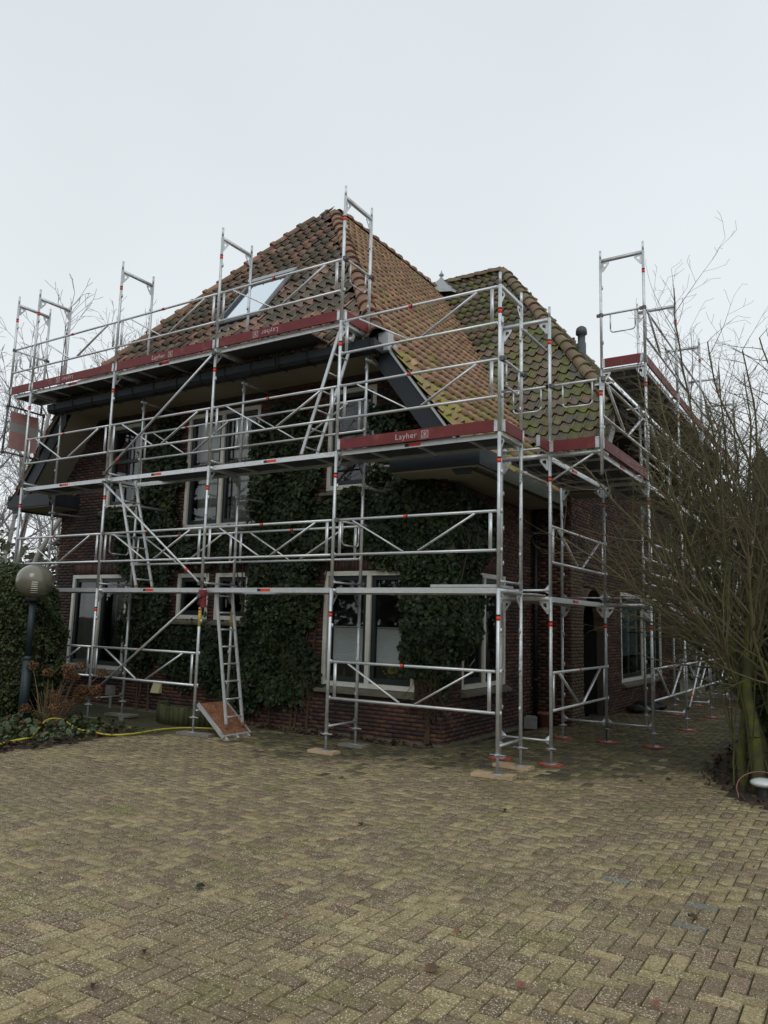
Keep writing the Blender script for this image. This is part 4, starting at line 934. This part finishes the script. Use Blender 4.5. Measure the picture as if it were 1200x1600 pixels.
# outward bracket at lift two
mb = MB(); mb.box(-.02,.02,-.73,-.02,-.03,.02); mb.tube((0,-.62,-.03), (0,-.03,-.36), .017, 8); mb.tube((0,-.73,-.33), (0,-.73,1.02), .0242, 12); RS.put('bracket', mb.mesh('bracket', 'steel', True), 0, 0, HR+4)
tg = RS.put('tag', TAGZ, 0, -.73, HR+4.8); RS.deck(0, BY, 2, z=HR+4, y=-.73)
RS.guard(0, BY, HR+4.5, y=-.73, tag=False)
e_ = RS.endg(0, HR+5.0, y=-.76); e_ = RS.endg(0, HR+5.0, y=-.02)
RT = Run(scR, (.95, 1.25+BY, 0), math.pi/2, HR)
NT = 5
for k_ in range(NT):
    for lv in range(4): RT.frame(k_*BY, lv)
    RT.jack(k_*BY, 0, .02)
    RT.jack(k_*BY, FW, .02)
for k_ in range(NT-1):
    for lv in (1, 2, 3): RT.deck(k_*BY, BY, lv)
    RT.guard(k_*BY, BY, HR+.5); RT.guard(k_*BY, BY, HR+2.5); RT.guard(k_*BY, BY, HR+4.5); RT.guard(k_*BY, BY, HR+6.5)
    RT.toe(k_*BY, BY, HR+6.036)
    c0 = .75 if k_ == 0 else .05; mb = MB(); mb.box(c0, BY-.05, .77, 1.08, .0, .03); mb.cur = 1; mb.box(c0, BY-.05, .771, 1.079, -.004, -.001); RT.put('console_deck', mb.mesh('console_deck', ['alu', 'deck_under']), k_*BY, 0, HR+6)
    if k_ in (1, 3): RT.guard(k_*BY, BY, HR+2.5, y=FW); RT.guard(k_*BY, BY, HR+4.5, y=FW)
RT.toe(-.045, FW, HR+6.036, rz=math.pi/2); RT.endg(0, HR+7.0); RT.endg(.03, HR+7.0, y=.3) if False else None
RT.brace((BY,-.05,HR+.2), (2*BY,-.05,HR+1.9)); RT.brace((2*BY,-.05,HR+2.1), (3*BY,-.05,HR+3.9))
scB = thing('scaffold', 'far scaffold bays returning behind the house, seen through the shrub', 'scaffold')
RB = Run(scB, (1.2, 14.3, 0), 0, HR)
for x_ in (0, BY):
    for lv in range(3): RB.frame(x_, lv)
for lv in (0, 1, 2): RB.guard(0, BY, HR+2*lv+.5, tag=False); RB.deck(0, BY, lv+1, sticker=False) if lv < 2 else None
for x_ in (0, BY): RB.jack(x_, 0, .0); RB.jack(x_, FW, .0)

# boards and pads under the base jacks
def plank(x, y, rz, L_, label, m_='plank', wd=.2, th=.045):
    mb = MB(); mb.box(-L_/2, L_/2, -wd/2, wd/2, .004, th); mb.build('plank', m_, loc=(x, y, 0), rz=rz, label=label, cat='plank', group='planks under the scaffold feet')
plank(-.05, 0, .12, .52, 'pale timber plank under the nearest scaffold corner foot'); plank(-.1, .73, -.05, .5, 'pale timber plank just behind the nearest corner foot')
plank(-BY-.03, 0, .02, .42, 'timber plank under the outer foot right of the ladder'); plank(-BY-.03, .73, .0, .42, 'timber plank under the inner foot below the blind window', 'plank_grey')
plank(-2*BY+.1, -.03, .1, .62, 'greyish plank under the foot beside the tilted plywood board', 'plank_grey'); plank(-3*BY, .73, .1, .6, 'grey plank under the foot below the curtained window', 'plank_grey', .25)
plank(-3*BY, .0, .1, .4, 'grey plank under the scaffold foot behind the dried hydrangea', 'plank_grey'); plank(-4*BY, .0, .1, .4, 'grey plank behind the hedge', 'plank_grey'); plank(-4*BY, .73, .1, .4, 'grey plank under the foot by the left house corner', 'plank_grey')
def pad(x, y, label):
    mb = MB(); n = 8; pr_ = [(.17*math.cos(2*math.pi*(i+.5)/n), .13*math.sin(2*math.pi*(i+.5)/n)) for i in range(n)]; mb.prism(pr_, 'z', .004, .02)
    mb.build('base_pad', 'pad', loc=(x, y, 0), rz=random.uniform(-.3,.3), label=label, cat='base pad', group='orange pads under the side scaffold feet')
ords = ['first', 'second', 'third', 'fourth', 'fifth']
pad(.22, 1.25, 'orange base pad right of the pale planks'); pad(.22-FW, 1.25, 'orange base pad directly behind the pale planks')
pad(.22-FW, 1.25+BY, 'orange pad nearest the brown arch pier'); 
for k_ in range(NT):
    pad(.95, 1.25+BY*(k_+1), 'orange pad under the outer side foot, %s from the front' % ords[k_]); pad(.95-FW, 1.25+BY*(k_+1)+.02, 'orange pad under the inner side foot, %s from the front' % ords[k_])

# ladders
def ladder(pa, pb, across, n, label, wt=.018, w_=.05):
    pa, pb, ac = map(lambda q: np.array(q, float), (pa, pb, across)); t = thing('ladder', label, 'ladder', tuple(pa)); d = pb-pa
    for s in (0, 1):
        mb = MB(); mb.bar(ac*s, d+ac*s, w_, wt*1.2, np.cross(d, ac)); mb.build('rail', 'alu', t)
    l = np.linalg.norm(d)
    for k_ in range(n): mb = MB(); c = d*((k_+.5)/n); mb.tube(c, c+ac, .0135, 8); mb.build('rung', 'alu', t, smooth=True)
    for s in (0, 1): mb = MB(); mb.tube(ac*s-d/l*.02, ac*s+d/l*.03, .032, 8); mb.build('foot', 'ply', t)
    return t
ladder((-4.56,.13,.17), (-4.95,.13,2.30), (0,.36,0), 8, 'aluminium ladder standing on the tilted plywood board')
ladder((-6.86,.14,HF+2.05), (-7.52,.14,HF+4.03), (0,.36,0), 7, 'aluminium ladder between first and second decks on the left')
ladder((-3.34,.14,HF+4.05), (-2.66,.14,HF+6.02), (0,.36,0), 7, 'aluminium ladder climbing to the top deck below the skylight')
# tilted plywood board
t = thing('plywood_board', 'tilted brown plywood deck board with aluminium frame under the ladder', 'board', (-4.5, 0, 0))
ux = np.array((-.56,0,.44)); ux /= np.linalg.norm(ux); nz_ = np.cross((0,1,0), ux)*-1; nz_ = nz_ if nz_[2] > 0 else -nz_
L_ = .74
mb = MB(); mb.obox(ux*L_/2+np.array((0,.3,0))+nz_*.035, ux*(L_/2-.01), (0,.285,0), nz_*.006); mb.build('panel', 'ply', t)
mb = MB()
for y_ in (-.0, .6): mb.obox(ux*L_/2+np.array((0,y_,0))+nz_*.025, ux*L_/2, (0,.012,0), nz_*.03)
mb.obox(ux*.015+np.array((0,.3,0))+nz_*.024, ux*.015, (0,.287,0), nz_*.028)
for y_ in (.05,.3,.55): mb.tube(np.array((0,y_,0))-ux*.05+nz_*.02, np.array((0,y_,0))+nz_*.02, .02, 8)
mb.build('frame', 'alu', t)

# banner hanging under the left end of the top deck
t = thing('banner', 'faded red and white banner in a tube frame hanging at the scaffold\'s left end', 'banner', (-4*BY-.73, 0, 0))
mb = MB(); Z0, Z1 = 5.08, 6.06
mb.path([(0,-.02,Z1),(0,.80,Z1-.02),(0,.76,Z0-.02),(0,-.05,Z0),(0,-.02,Z1)], .021, 8)
for p in ((0,-.02,Z1),(0,.8,Z1-.02),(0,.76,Z0-.02),(0,-.05,Z0)): mb.tube((p[0],p[1],p[2]-.035), (p[0],p[1],p[2]+.035), .032, 8)
mb.tube((0,0,Z1), (0,0,HF+6.1), .022, 8); mb.tube((0,FW,Z1-.02), (0,FW,HF+6.05), .022, 8)
mb.build('tube_frame', 'coupler', t, smooth=True)
BN = mat('banner_print', (.52, .29, .27, 1), (.44, .24, .225, 1), 5, .7); MT['bn_red'] = BN; MT['bn_white'] = mat('banner_band', (.42, .44, .41, 1), (.36, .38, .36, 1), 3, .7)
mb = MB()
rows = [(Z0+.09, Z0+.46, 0), (Z0+.46, Z0+.64, 1), (Z0+.64, Z1-.10, 0)]
for za, zb, k_ in rows:
    mb.cur = k_
    for i in range(8):
        ya, yb = .06+.63*i/8, .06+.63*(i+1)/8; mb.add([(.012*math.sin(ya*9),ya,za),(.012*math.sin(yb*9),yb,za),(.012*math.sin(yb*9),yb,zb),(.012*math.sin(ya*9),ya,zb)], [(0,1,2,3)])
mb.build('cloth', ['bn_red', 'bn_white'], t)

# ------------------------------------------------------------------ trees, hedge, shrub
def grow(p, d, L_, r, depth, segs, cfg, tips=None):
    n = max(2, int(L_/cfg['step'][depth])); st = L_/n; p = np.array(p, float); d = np.array(d, float); d /= np.linalg.norm(d)
    for i in range(n):
        r0 = r*(1-.75*i/n) if depth else r*(1-.6*i/n); r1 = r*(1-.75*(i+1)/n) if depth else r*(1-.6*(i+1)/n)
        q = p+d*st; segs[min(depth, len(segs)-1)].append((*p, *q, max(r0, cfg['rmin']), max(r1, cfg['rmin']))); p = q
        d = d+RNG.normal(0, cfg['wob'][depth], 3)+np.array((0,0,cfg['up'][depth])); d /= np.linalg.norm(d)
        if depth < cfg['maxd'] and i/n >= cfg['start'][depth]:
            for _ in range(cfg['num'][depth] if RNG.random() < cfg['prob'][depth] else 0):
                a = cfg['ang'][depth]*RNG.uniform(.7, 1.3); q2 = RNG.normal(size=3); s = np.cross(d, q2); s /= np.linalg.norm(s)
                d2 = d*math.cos(a)+s*math.sin(a)
                if cfg.get('minz') is not None and d2[2] < cfg['minz']: d2[2] = abs(d2[2])*.5
                grow(p, d2, L_*cfg['len'][depth]*RNG.uniform(.6, 1.2)*(1-.45*i/n), r1*.6, depth+1, segs, cfg)
# big multi-stem shrub at the right
sh = thing('bare_shrub', 'large leafless mossy multi stemmed shrub at the right edge of the drive', 'shrub', (0,0,0))
cfg = dict(step=[.22,.15,.10,.08], wob=[.05,.06,.065,.06], up=[.02,.03,.02,.01], maxd=3, start=[.22,.12,.15,1], num=[1,1,1,0], prob=[1,1,.7,0], ang=[.7,.68,.7,.6], len=[.54,.46,.40,.4], rmin=.0018)
trk, brs, twg = [], [], []
cfg = dict(step=[.16,.13,.09,.07], wob=[.07,.075,.08,.08], up=[.02,.03,.02,.01], maxd=3, start=[.12,.1,.12,1], num=[1,1,1,0], prob=[1,1,1,0], ang=[.8,.75,.75,.6], len=[.44,.5,.42,.4], rmin=.0018)
tcfg = dict(step=[.2], wob=[.09], up=[.03], maxd=0, start=[1], num=[0], prob=[0], ang=[0], len=[0], rmin=.003)
for (x, y, dx, L_, r0) in ((2.55,1.35,-.12,2.5,.060),(2.72,1.15,.02,2.9,.075),(2.80,1.55,-.12,3.1,.085),(3.0,1.2,-.05,2.9,.07),(3.25,1.6,.08,3.0,.08),(2.7,1.8,-.18,2.7,.06)):
    trk = []; grow((x, y, 0), (dx, RNG.normal(0,.05), 1), L_, r0, 0, [trk], tcfg); link('trunk', segs_mesh('trunk', trk, 'bark', 9), sh)
    n_ = len(trk)
    for q in range(11):
        sg_ = trk[min(n_-1, int(n_*(.28+.72*q/10)))]; p = sg_[3:6]; top = q/10
        dx_ = RNG.uniform(-1.15, .35)*(1-.55*top); dz = RNG.uniform(.35, 1.0)+top*.6
        grow(p, (dx_, RNG.normal(0,.35), dz), RNG.uniform(1.9, 2.9)*(1 if q < 9 else 1.15), .026*(1-.3*top), 0, [brs, brs, twg], cfg)
link('branches', segs_mesh('branches', brs, 'twig', 4), sh, kind='stuff'); link('twigs', segs_mesh('twigs', twg, 'twig', 3), sh, kind='stuff')
cfgs = dict(step=[.1,.08], wob=[.05,.1], up=[.02,.02], maxd=1, start=[.3,1], num=[1,0], prob=[.3,0], ang=[.5,.5], len=[.4,.3], rmin=.003)
suck, s2 = [], []
for i in range(30): grow((RNG.uniform(2.35,3.5), RNG.uniform(.9,1.9), 0), (RNG.normal(0,.16), RNG.normal(0,.16), 1), RNG.uniform(1.2,2.6), .011, 0, [suck, s2], cfgs)
link('shoots', segs_mesh('shoots', suck+s2, 'bark', 4), sh, kind='stuff')
# conical / bare trees
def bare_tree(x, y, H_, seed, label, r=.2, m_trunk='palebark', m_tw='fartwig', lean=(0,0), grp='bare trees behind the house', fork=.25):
    global RNG; keep = RNG; RNG = np.random.default_rng(seed)
    t = thing('bare_tree', label, 'tree', (0,0,0), grp); br, tw = [], []
    c = dict(step=[.6,.45,.32,.22], wob=[.05,.10,.14,.16], up=[.02,.06,.06,.05], maxd=3, start=[fork,.12,.08,1], num=[1,2,2,0], prob=[1,.95,.9,0], ang=[.7,.6,.6,.6], len=[.48,.5,.5,.4], rmin=.007)
    for k_ in range(2):
        tr = []; grow((x+k_*.3, y, 0), (lean[0]+RNG.normal(0,.08)+(.15 if k_ else -.1), lean[1]+RNG.normal(0,.08), 1), H_*(.86-.12*k_), r*.62, 0, [tr, br, tw], c)
        link('trunk', segs_mesh('trunk', tr, m_trunk, 8), t)
    link('branches', segs_mesh('branches', br, m_tw, 4), t, kind='stuff'); link('twigs', segs_mesh('twigs', tw, m_tw, 3), t, kind='stuff'); RNG = keep
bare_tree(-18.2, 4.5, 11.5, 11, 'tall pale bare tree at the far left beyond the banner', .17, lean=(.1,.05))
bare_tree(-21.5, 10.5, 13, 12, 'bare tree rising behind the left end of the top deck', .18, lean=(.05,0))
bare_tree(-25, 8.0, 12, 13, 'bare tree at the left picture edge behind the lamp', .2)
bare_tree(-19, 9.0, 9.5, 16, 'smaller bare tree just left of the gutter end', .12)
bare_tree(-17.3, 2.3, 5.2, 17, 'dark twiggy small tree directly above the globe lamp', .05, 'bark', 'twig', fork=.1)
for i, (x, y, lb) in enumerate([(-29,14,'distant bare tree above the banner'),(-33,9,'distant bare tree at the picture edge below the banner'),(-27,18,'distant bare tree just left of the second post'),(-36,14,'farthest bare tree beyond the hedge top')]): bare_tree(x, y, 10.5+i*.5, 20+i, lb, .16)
def blob_leaves(name, c, r, N, size, mat_, parent=None, nrm=(0,0,.4), **kw):
    q = RNG.normal(size=(N,3)); q /= np.linalg.norm(q, axis=1)[:,None]; rad = RNG.uniform(.35, 1, N)**.5
    wob = 1+.18*np.sin(q[:,0]*5+c[0])*np.cos(q[:,1]*4)+.12*np.sin(q[:,2]*9)
    P = q*np.array(r)*(rad*wob)[:,None]+np.array(c); P = P[P[:,2] > .02]; return P
# scrub mass behind the lamp, left
P = np.concatenate([blob_leaves('', (x, y, z*.5), (2.2,2.2,z), 2600, 0, '') for x, y, z in ((-16.5,5.5,2.2),(-20,7,2.8),(-24,6,3.4),(-28,9,4),(-17,10,2.6),(-22,12,3.6),(-33,12,4.2),(-14.2,7,1.6))])
leaves('undergrowth', P, .22, (0,-.2,.5), 'greenscrub', kind='stuff', label='tangled greenish scrub beyond the lawn at the left', tv=DIAM_V, tf=DIAM_F, spread=1)
# hedge
P = []
for _ in range(9):
    n = 15000; q = RNG.normal(size=(n,3)); q /= np.linalg.norm(q, axis=1)[:,None]; P.append(q)
q = np.concatenate(P); q = np.sign(q)*np.abs(q)**.62
hx, hy, hz = 2.1, .74, 1.43
lump = 1+.035*np.sin(q[:,0]*9+q[:,2]*5)+.035*np.sin(q[:,2]*13+q[:,1]*7)+RNG.normal(0,.025,len(q))
P = q*np.array((hx,hy,hz))*lump[:,None]+np.array((-10.1,-.82,1.25)); P[:,2] += .12*np.sin(P[:,0]*2.2)-.25*np.clip(P[:,0]+9.0,0,2)
P = P[(P[:,2] > .02)]
hd = thing('hedge', 'dense dark green conifer hedge behind the globe lamp', 'hedge')
leaves('foliage', P, .055, (.2,-.6,.6), 'hedge', hd, tv=DIAM_V, tf=DIAM_F, spread=.8, kind='stuff')
mb = MB(); mb.lathe([(.001,0),(.9,.0),(1.05,.6),(1.0,1.6),(.75,2.3),(.001,2.5)], 14); core = mb.build('core', 'soil', hd, loc=(-10.0,-.78,0)); core.scale = (1.85,.6,.90)
# conifers at right, behind
def conifer(x, y, H_, Rr, seed, label, N=8000):
    Rr *= 1.35
    global RNG; keep = RNG; RNG = np.random.default_rng(seed); t = thing('conifer', label, 'tree', (0,0,0), 'conifers behind the shrub')
    MB().tube((x,y,0), (x,y,H_*.95), .16, 8, .02).build('trunk', 'bark', t, smooth=True)
    h_ = RNG.uniform(.04, 1, N)**1.1; tier = np.floor(h_*14+RNG.uniform(0,1,N)*.3)/14; rr = Rr*(1-h_)**.8*RNG.uniform(.15,1,N)**.5*(.8+.25*np.sin(tier*57+0)); an = RNG.uniform(0, 2*math.pi, N)
    rr *= 1+.25*np.sin(an*5+tier*31)
    P = np.stack([x+rr*np.cos(an), y+rr*np.sin(an), h_*H_-rr*.22], 1); P = P[P[:,2] > .05]
    leaves('crown', P, .24, (0,0,.6), 'conifer', t, tv=DIAM_V, tf=DIAM_F, spread=.9); RNG = keep
for i, (sl, y, H_, Rr, lb) in enumerate([(.10,27,9.6,2.3,'tallest dark conifer at the right picture edge'),(.07,24,9.5,2.3,'broad conifer beyond the right picture edge'),(.145,28,8.6,2.4,'conifer half hidden behind the side scaffold'),(.18,30,8,2.6,'conifer behind the far end of the side scaffold'),(.125,22,7.0,2.2,'nearer conifer between the two tallest ones'),(.085,19,6.6,2.0,'lower conifer in the gap behind the shrub'),(.045,14,5.2,2.0,'dark bushy conifer just right of the shrub'),(.21,31,7.4,2.6,'leftmost conifer seen under the side decks')]):
    conifer(3.9-sl*(y+8.87), y, H_, Rr, 40+i, lb)
P = np.concatenate([blob_leaves('', (3.9-sl*(y+8.87), y, 1.2), (1.8,1.3,1.6), 2600, 0, '') for sl, y in ((.09,17),(.06,12),(.115,20),(.14,21),(.03,8.5),(.17,24),(.2,25))]+[blob_leaves('', (x, y, z*.45), (r_,r_*.8,z), n_, 0, '') for x, y, z, r_, n_ in ((2.8,3.2,1.9,.55,2600),(2.95,2.3,1.6,.5,2200),(2.75,5.0,2.2,.6,2400),(2.65,7.6,2.4,.6,2400),(3.7,2.6,1.9,.8,2600),(4.4,1.9,2.3,.9,2600),(3.3,4.2,1.3,.7,1800),(4.6,4.5,2.6,1.3,2600),(5.2,.9,1.6,.9,1500))])
leaves('undergrowth', P, .11, (0,-.2,.5), 'hedge', kind='stuff', label='dark low evergreen growth behind the bare shrub', tv=DIAM_V, tf=DIAM_F, spread=1)
# wood behind the viewer that the windows mirror
P = np.concatenate([blob_leaves('', (x, y, z*.45), (5,3,z), 3000, 0, '') for x, y, z in ((-34,-30,7),(-26,-32,8),(-18,-33,7),(-10,-34,8),(-2,-34,7),(7,-34,8),(16,-32,7),(24,-28,8),(30,-20,8),(34,-10,7))])
leaves('far_wood', P, .6, (0,0,.4), 'conifer', kind='stuff', label='dark wood across the garden that the windows mirror', tv=DIAM_V, tf=DIAM_F, spread=1)
segs = [[],[],[]]
for i, (x, y) in enumerate([(-22,-20),(-14,-22),(-7,-24),(-28,-16)]):
    c = dict(step=[.9,.6,.45], wob=[.06,.12,.16], up=[.02,.04,.03], maxd=2, start=[.25,.15,1], num=[2,2,0], prob=[.95,.9,0], ang=[.75,.7,.75], len=[.5,.5,.45], rmin=.015)
    grow((x,y-14,0), (0,0,1), 19, .2, 0, segs, c)
link('far_wood', segs_mesh('far_wood', segs[0]+segs[1]+segs[2], 'bark', 4), kind='stuff', label='bare boughs across the garden that the upper windows mirror')

# ------------------------------------------------------------------ small things
t = thing('garden_lamp', 'smoky globe lamp on a dark green pole beside the hedge', 'lamp', (-7.75,-1.2,0))
mb = MB(); mb.tube((0,0,0), (0,0,1.05), .075, 14); mb.tube((0,0,1.05), (0,0,1.12), .075, 14, .055); mb.tube((0,0,1.12), (0,0,2.02), .052, 14); mb.build('pole', 'lamppole', t, smooth=True)
mb = MB(); mb.tube((0,0,2.0), (0,0,2.09), .12, 16, .10); mb.build('collar', 'black', t, smooth=True)
mb = MB(); n = 18; mb.lathe([(.295*math.sin(math.pi*i/n)+.0005, 2.33-.285*math.cos(math.pi*i/n)) for i in range(n+1)], 32); mb.build('globe', 'globe', t, smooth=True)
mb = MB(); dirc = np.array((CAM[0]+7.75, CAM[1]+1.2, 0)); dirc /= np.linalg.norm(dirc); sd = np.array((-dirc[1], dirc[0], 0))
for k_ in range(6):
    z = 2.14+k_*.033; rr = math.sqrt(max(.01, .285**2-(z-2.33)**2))*1.04; hw = .055-.002*k_
    c = dirc*rr; mb.add([tuple(c-sd*hw+dirc*(-.004)+np.array((0,0,z))), tuple(c+dirc*.002+np.array((0,0,z-.002))), tuple(c+sd*hw+dirc*(-.004)+np.array((0,0,z))), tuple(c+sd*hw+dirc*(-.004)+np.array((0,0,z+.012))), tuple(c+dirc*.002+np.array((0,0,z+.010))), tuple(c-sd*hw+dirc*(-.004)+np.array((0,0,z+.012)))], [(0,1,4,5),(1,2,3,4)])
mb.build('louvre', 'lamp_in', t)
# dried hydrangea
t = thing('dried_hydrangea', 'dried brown hydrangea heads on bare stalks beside the hedge', 'plant', (-7.3,-.95,0))
hc = []; segs = []
for i in range(19):
    a = RNG.uniform(0, 2*math.pi); rr = RNG.uniform(.1, .55); hz = RNG.uniform(.3, 1.02); rr *= 1.25; c = np.array((rr*math.cos(a)+.24, rr*math.sin(a)*.8, hz)); hc.append(c)
    b = np.array((RNG.normal(0,.07), RNG.normal(0,.06), .0)); m_ = (b+c)/2+np.array((0,0,.08)); segs += [(*b,*m_,.006,.005),(*m_,*c,.005,.004)]
for i in range(60): b = np.array((RNG.normal(0,.09)-.12, RNG.normal(0,.08), 0.)); c = b+np.array((RNG.normal(0,.12), RNG.normal(0,.12), RNG.uniform(.3,.75))); segs.append((*b,*c,.004,.003))
link('stalks', segs_mesh('stalks', segs, 'stalk', 4), t, kind='stuff')
for c in hc:
    q = RNG.normal(size=(220,3)); q /= np.linalg.norm(q, axis=1)[:,None]; q *= np.array((.095,.095,.07))*RNG.uniform(.75,1.05,(220,1)); a_, b_, c_ = rand_axes(220, None, 1); s = .034
    V, F = stamp(DIAM_V, DIAM_F, q, (a_+0)*s, b_*s, q/np.linalg.norm(q, axis=1)[:,None]*s); link('flower_head', np_mesh('flower_head', V, F, 'hydra'), t, loc=tuple(c))
# hose
def smooth_path(pts, k_=8):
    pts = [np.array(p, float) for p in pts]; o_ = []
    P = [pts[0]]+pts+[pts[-1]]
    for i in range(1, len(P)-2):
        for t_ in np.linspace(0, 1, k_, endpoint=False):
            a_, b_, c_, d_ = P[i-1], P[i], P[i+1], P[i+2]; o_.append(.5*((2*b_)+(-a_+c_)*t_+(2*a_-5*b_+4*c_-d_)*t_**2+(-a_+3*b_-3*c_+d_)*t_**3))
    o_.append(pts[-1]); return o_
hp = smooth_path([(-5.2,-4.2,.05),(-6.0,-2.62,.08),(-6.05,-2.2,.10),(-6.35,-1.95,.06),(-6.9,-1.45,.10),(-7.15,-1.15,.16),(-6.95,-1.05,.17),(-6.5,-1.1,.08),(-6.1,-1.1,.06),(-5.85,-.95,.03),(-5.72,-.6,.03),(-5.78,-.1,.03),(-5.6,.35,.03),(-5.1,.62,.03),(-4.75,.8,.03)])
sg = [(*a_, *b_, .0135, .0135) for a_, b_ in zip(hp[:-1], hp[1:])]
link('garden_hose', segs_mesh('garden_hose', sg, 'hose', 8), label='yellow garden hose snaking over the left bed toward the house', cat='hose')
# planter of mossy half logs against the wall
t = thing('planter', 'low mossy log edged planter against the wall left of the ladder', 'planter', (-6.2, 1.05, 0))
for i in range(22):
    a = math.pi+math.pi*i/21; mb = MB(); x, y = .72*math.cos(a), .45*math.sin(a); mb.tube((x,y,-.02), (x,y,.30+random.uniform(-.02,.02)), .055, 7); mb.build('log', 'planter', t, smooth=True)
mb = MB(); mb.lathe([(.001,.24),(.68,.22)], 16); c = mb.build('soil', 'soil', t); c.scale = (1,.6,1)
# wall fittings
mb = MB(); mb.box(-.09,.09,-.10,.0,.0,.18); mb.tube((0.04,-.06,.0), (.04,-.06,-.28), .03, 8); mb.build('meter_box', 'concrete', loc=(-9.0,YF-.02,.24), label='small grey box with pipe on the wall below the curtained window', cat='box')
mb = MB(); mb.prism([(-.09,0),(-.0,0),(-.0,.2),(-.02,.2)], 'x', -.11, .11); mb.build('wall_vent', 'creamplastic', loc=(-7.7,YF-.015,.37), label='small cream sloping vent hood low on the brick wall', cat='vent')
mb = MB(); mb.lathe([(.001,0),(.09,0),(.13,.22),(.14,.22),(.14,.26),(.11,.26),(.001,.24)], 14); mb.build('flower_pot', 'pot', loc=(-1.25,4.95,0), smooth=True, label='small terracotta pot by the dark downpipe', cat='flower pot')
mb = MB(); mb.box(-.11,.11,-.09,.09,0,.2); mb.box(-.08,.08,-.06,.06,.2,.22); mb.build('concrete_block', 'concrete', loc=(-1.38,4.6,0), rz=.3, label='grey concrete block beside the terracotta pot', cat='block')
t = thing('sack_heap', 'dark rumpled heap of sacks and leaves below the side window', 'heap', (-.45,9.2,0))
for (x, y, s) in ((0,0,.28),(.12,.6,.22),(-.1,-.5,.2)):
    mb = MB(); n = 7; mb.lathe([(s*math.sin(math.pi*i/n)*(1+.12*math.sin(i*7+x*9))+.001, s*.75*(1-math.cos(math.pi*i/n))*.6) for i in range(n+1)], 9, (x,y,0)); mb.build('sack', 'black', t)
mb = MB(); mb.lathe([(.001,-.06),(.10,-.055),(.135,0),(.13,.03),(.001,.04)], 18); mb.tube((0,0,.04), (0,0,.12), .02, 8); mb.tube((0,0,.12), (-.5,0,.12), .012, 6)
mb.build('wall_lamp', 'black', loc=(-.36,9.3,1.62), smooth=True, label='black dome wall lamp beside the right side window', cat='lamp')
t = thing('garden_light', 'glossy white plastic light lying at the shrub\'s foot with looped wire', 'garden light', (2.80,.92,0))
mb = MB(); n = 9; mb.lathe([(.14*math.sin(math.pi*i/n)+.001, -.055*math.cos(math.pi*i/n)) for i in range(n+1)], 18, (0,0,.16)); mb.build('housing', 'plastic', t, smooth=True)
mb = MB(); mb.lathe([(.001,0),(.09,0),(.07,.11),(.001,.11)], 12); mb.build('stand', 'black', t)
wp = smooth_path([(-.22,-.30,.0),(-.23,-.26,.06),(-.25,-.2,.12),(-.22,-.12,.2),(-.12,-.02,.26),(.02,.06,.27),(.2,.1,.2)], 6)
link('wire', segs_mesh('wire', [(*a_, *b_, .006, .006) for a_, b_ in zip(wp[:-1], wp[1:])], 'redwire', 6), t)
# fallen leaves and twigs on the drive
gl = [(620,1255,'green'),(797,1152+73,'green')]
def onground(x, y):
    d = FWD+RGT*(x-600)/1196.9-UPV*(y-800)/1196.9; t_ = -CAM[2]/d[2]; return CAM+d*t_
spots = [(562,1290,'ivy',.10,'green ivy leaf on the paving left of centre'),(787,1268,'ivy',.11,'green leaf on the paving below the corner foot'),(312,1389,'ivy',.09,'dark green leaf on the paving in the lower left'),(723,1180,'grasscover',.13,'pale green leaf beside the house corner'),(1000,1222,'ivy',.1,'green leaf lying near the shrub bed'),(1046,1220,'ivy',.11,'dark curled leaf at the edge of the shrub bed'),(815,1546,'pot',.07,'orange brown leaf at the lower right'),(1025,1574,'pot',.06,'orange dead leaf near the bottom right'),(533,1217,'litter',.1,'dark dead leaf below the hanging stems'),(147,1545,'litter',.07,'dark dead leaf at the lower left'),(675,1519,'litter',.12,'curled brown leaf and twig bottom centre'),(715,1462,'pot',.06,'rusty leaf scrap right of centre'),(445,1437,'pot',.05,'rusty leaf scrap left of centre'),(226,1491,'litter',.07,'dark curled leaf low on the left'),(1083,1437,'litter',.09,'dark leaf on the mossy paving at right')]
for (x, y, m_, s, lb) in spots:
    p = onground(x, y); V = np.array(LEAF_V)*s*.72; V[:,2] += [.012,.02,.004,.006,.01,.018]; an = random.uniform(0, 6); c, sn = math.cos(an), math.sin(an)
    V = np.stack([V[:,0]*c-V[:,1]*sn, V[:,0]*sn+V[:,1]*c, V[:,2]], 1); link('fallen_leaf', np_mesh('fallen_leaf', V, LEAF_F, m_), loc=(p[0], p[1], .012), label=lb, cat='leaf', group='fallen leaves on the paving')
DD = [p for p in scatter(DRIVE, 900, .01, .014) if p[1] > -9]
leaves('leaf_scraps', np.array(DD), .022, (0,0,2), 'litter', spread=.3, kind='stuff', label='tiny leaf scraps scattered on the paving', tv=DIAM_V, tf=DIAM_F)
pts = scatter([(-5.7,1.2),(-1.7,1.2),(-1.7,1.5),(-5.7,1.5)], 420, .01, .05)
leaves('dead_leaves', pts, .07, (0,0,1.2), 'litter', spread=.5, kind='stuff', label='dead leaves gathered along the wall foot', tv=DIAM_V, tf=DIAM_F)
tw = []
for x, y, z in scatter(DRIVE, 260, 0, 1):
    if y < -9: continue
    a = RNG.uniform(0, 6.3); l = RNG.uniform(.03, .14); q = (x+l*math.cos(a), y+l*math.sin(a)); a2 = a+RNG.normal(0,.6)
    tw += [(x, y, .012, *q, .014, .0022, .0018), (*q, .014, q[0]+l*.6*math.cos(a2), q[1]+l*.6*math.sin(a2), .012, .0018, .001)]
link('twig_litter', segs_mesh('twig_litter', tw, 'bark', 3), kind='stuff', label='small fallen twigs scattered over the paving')
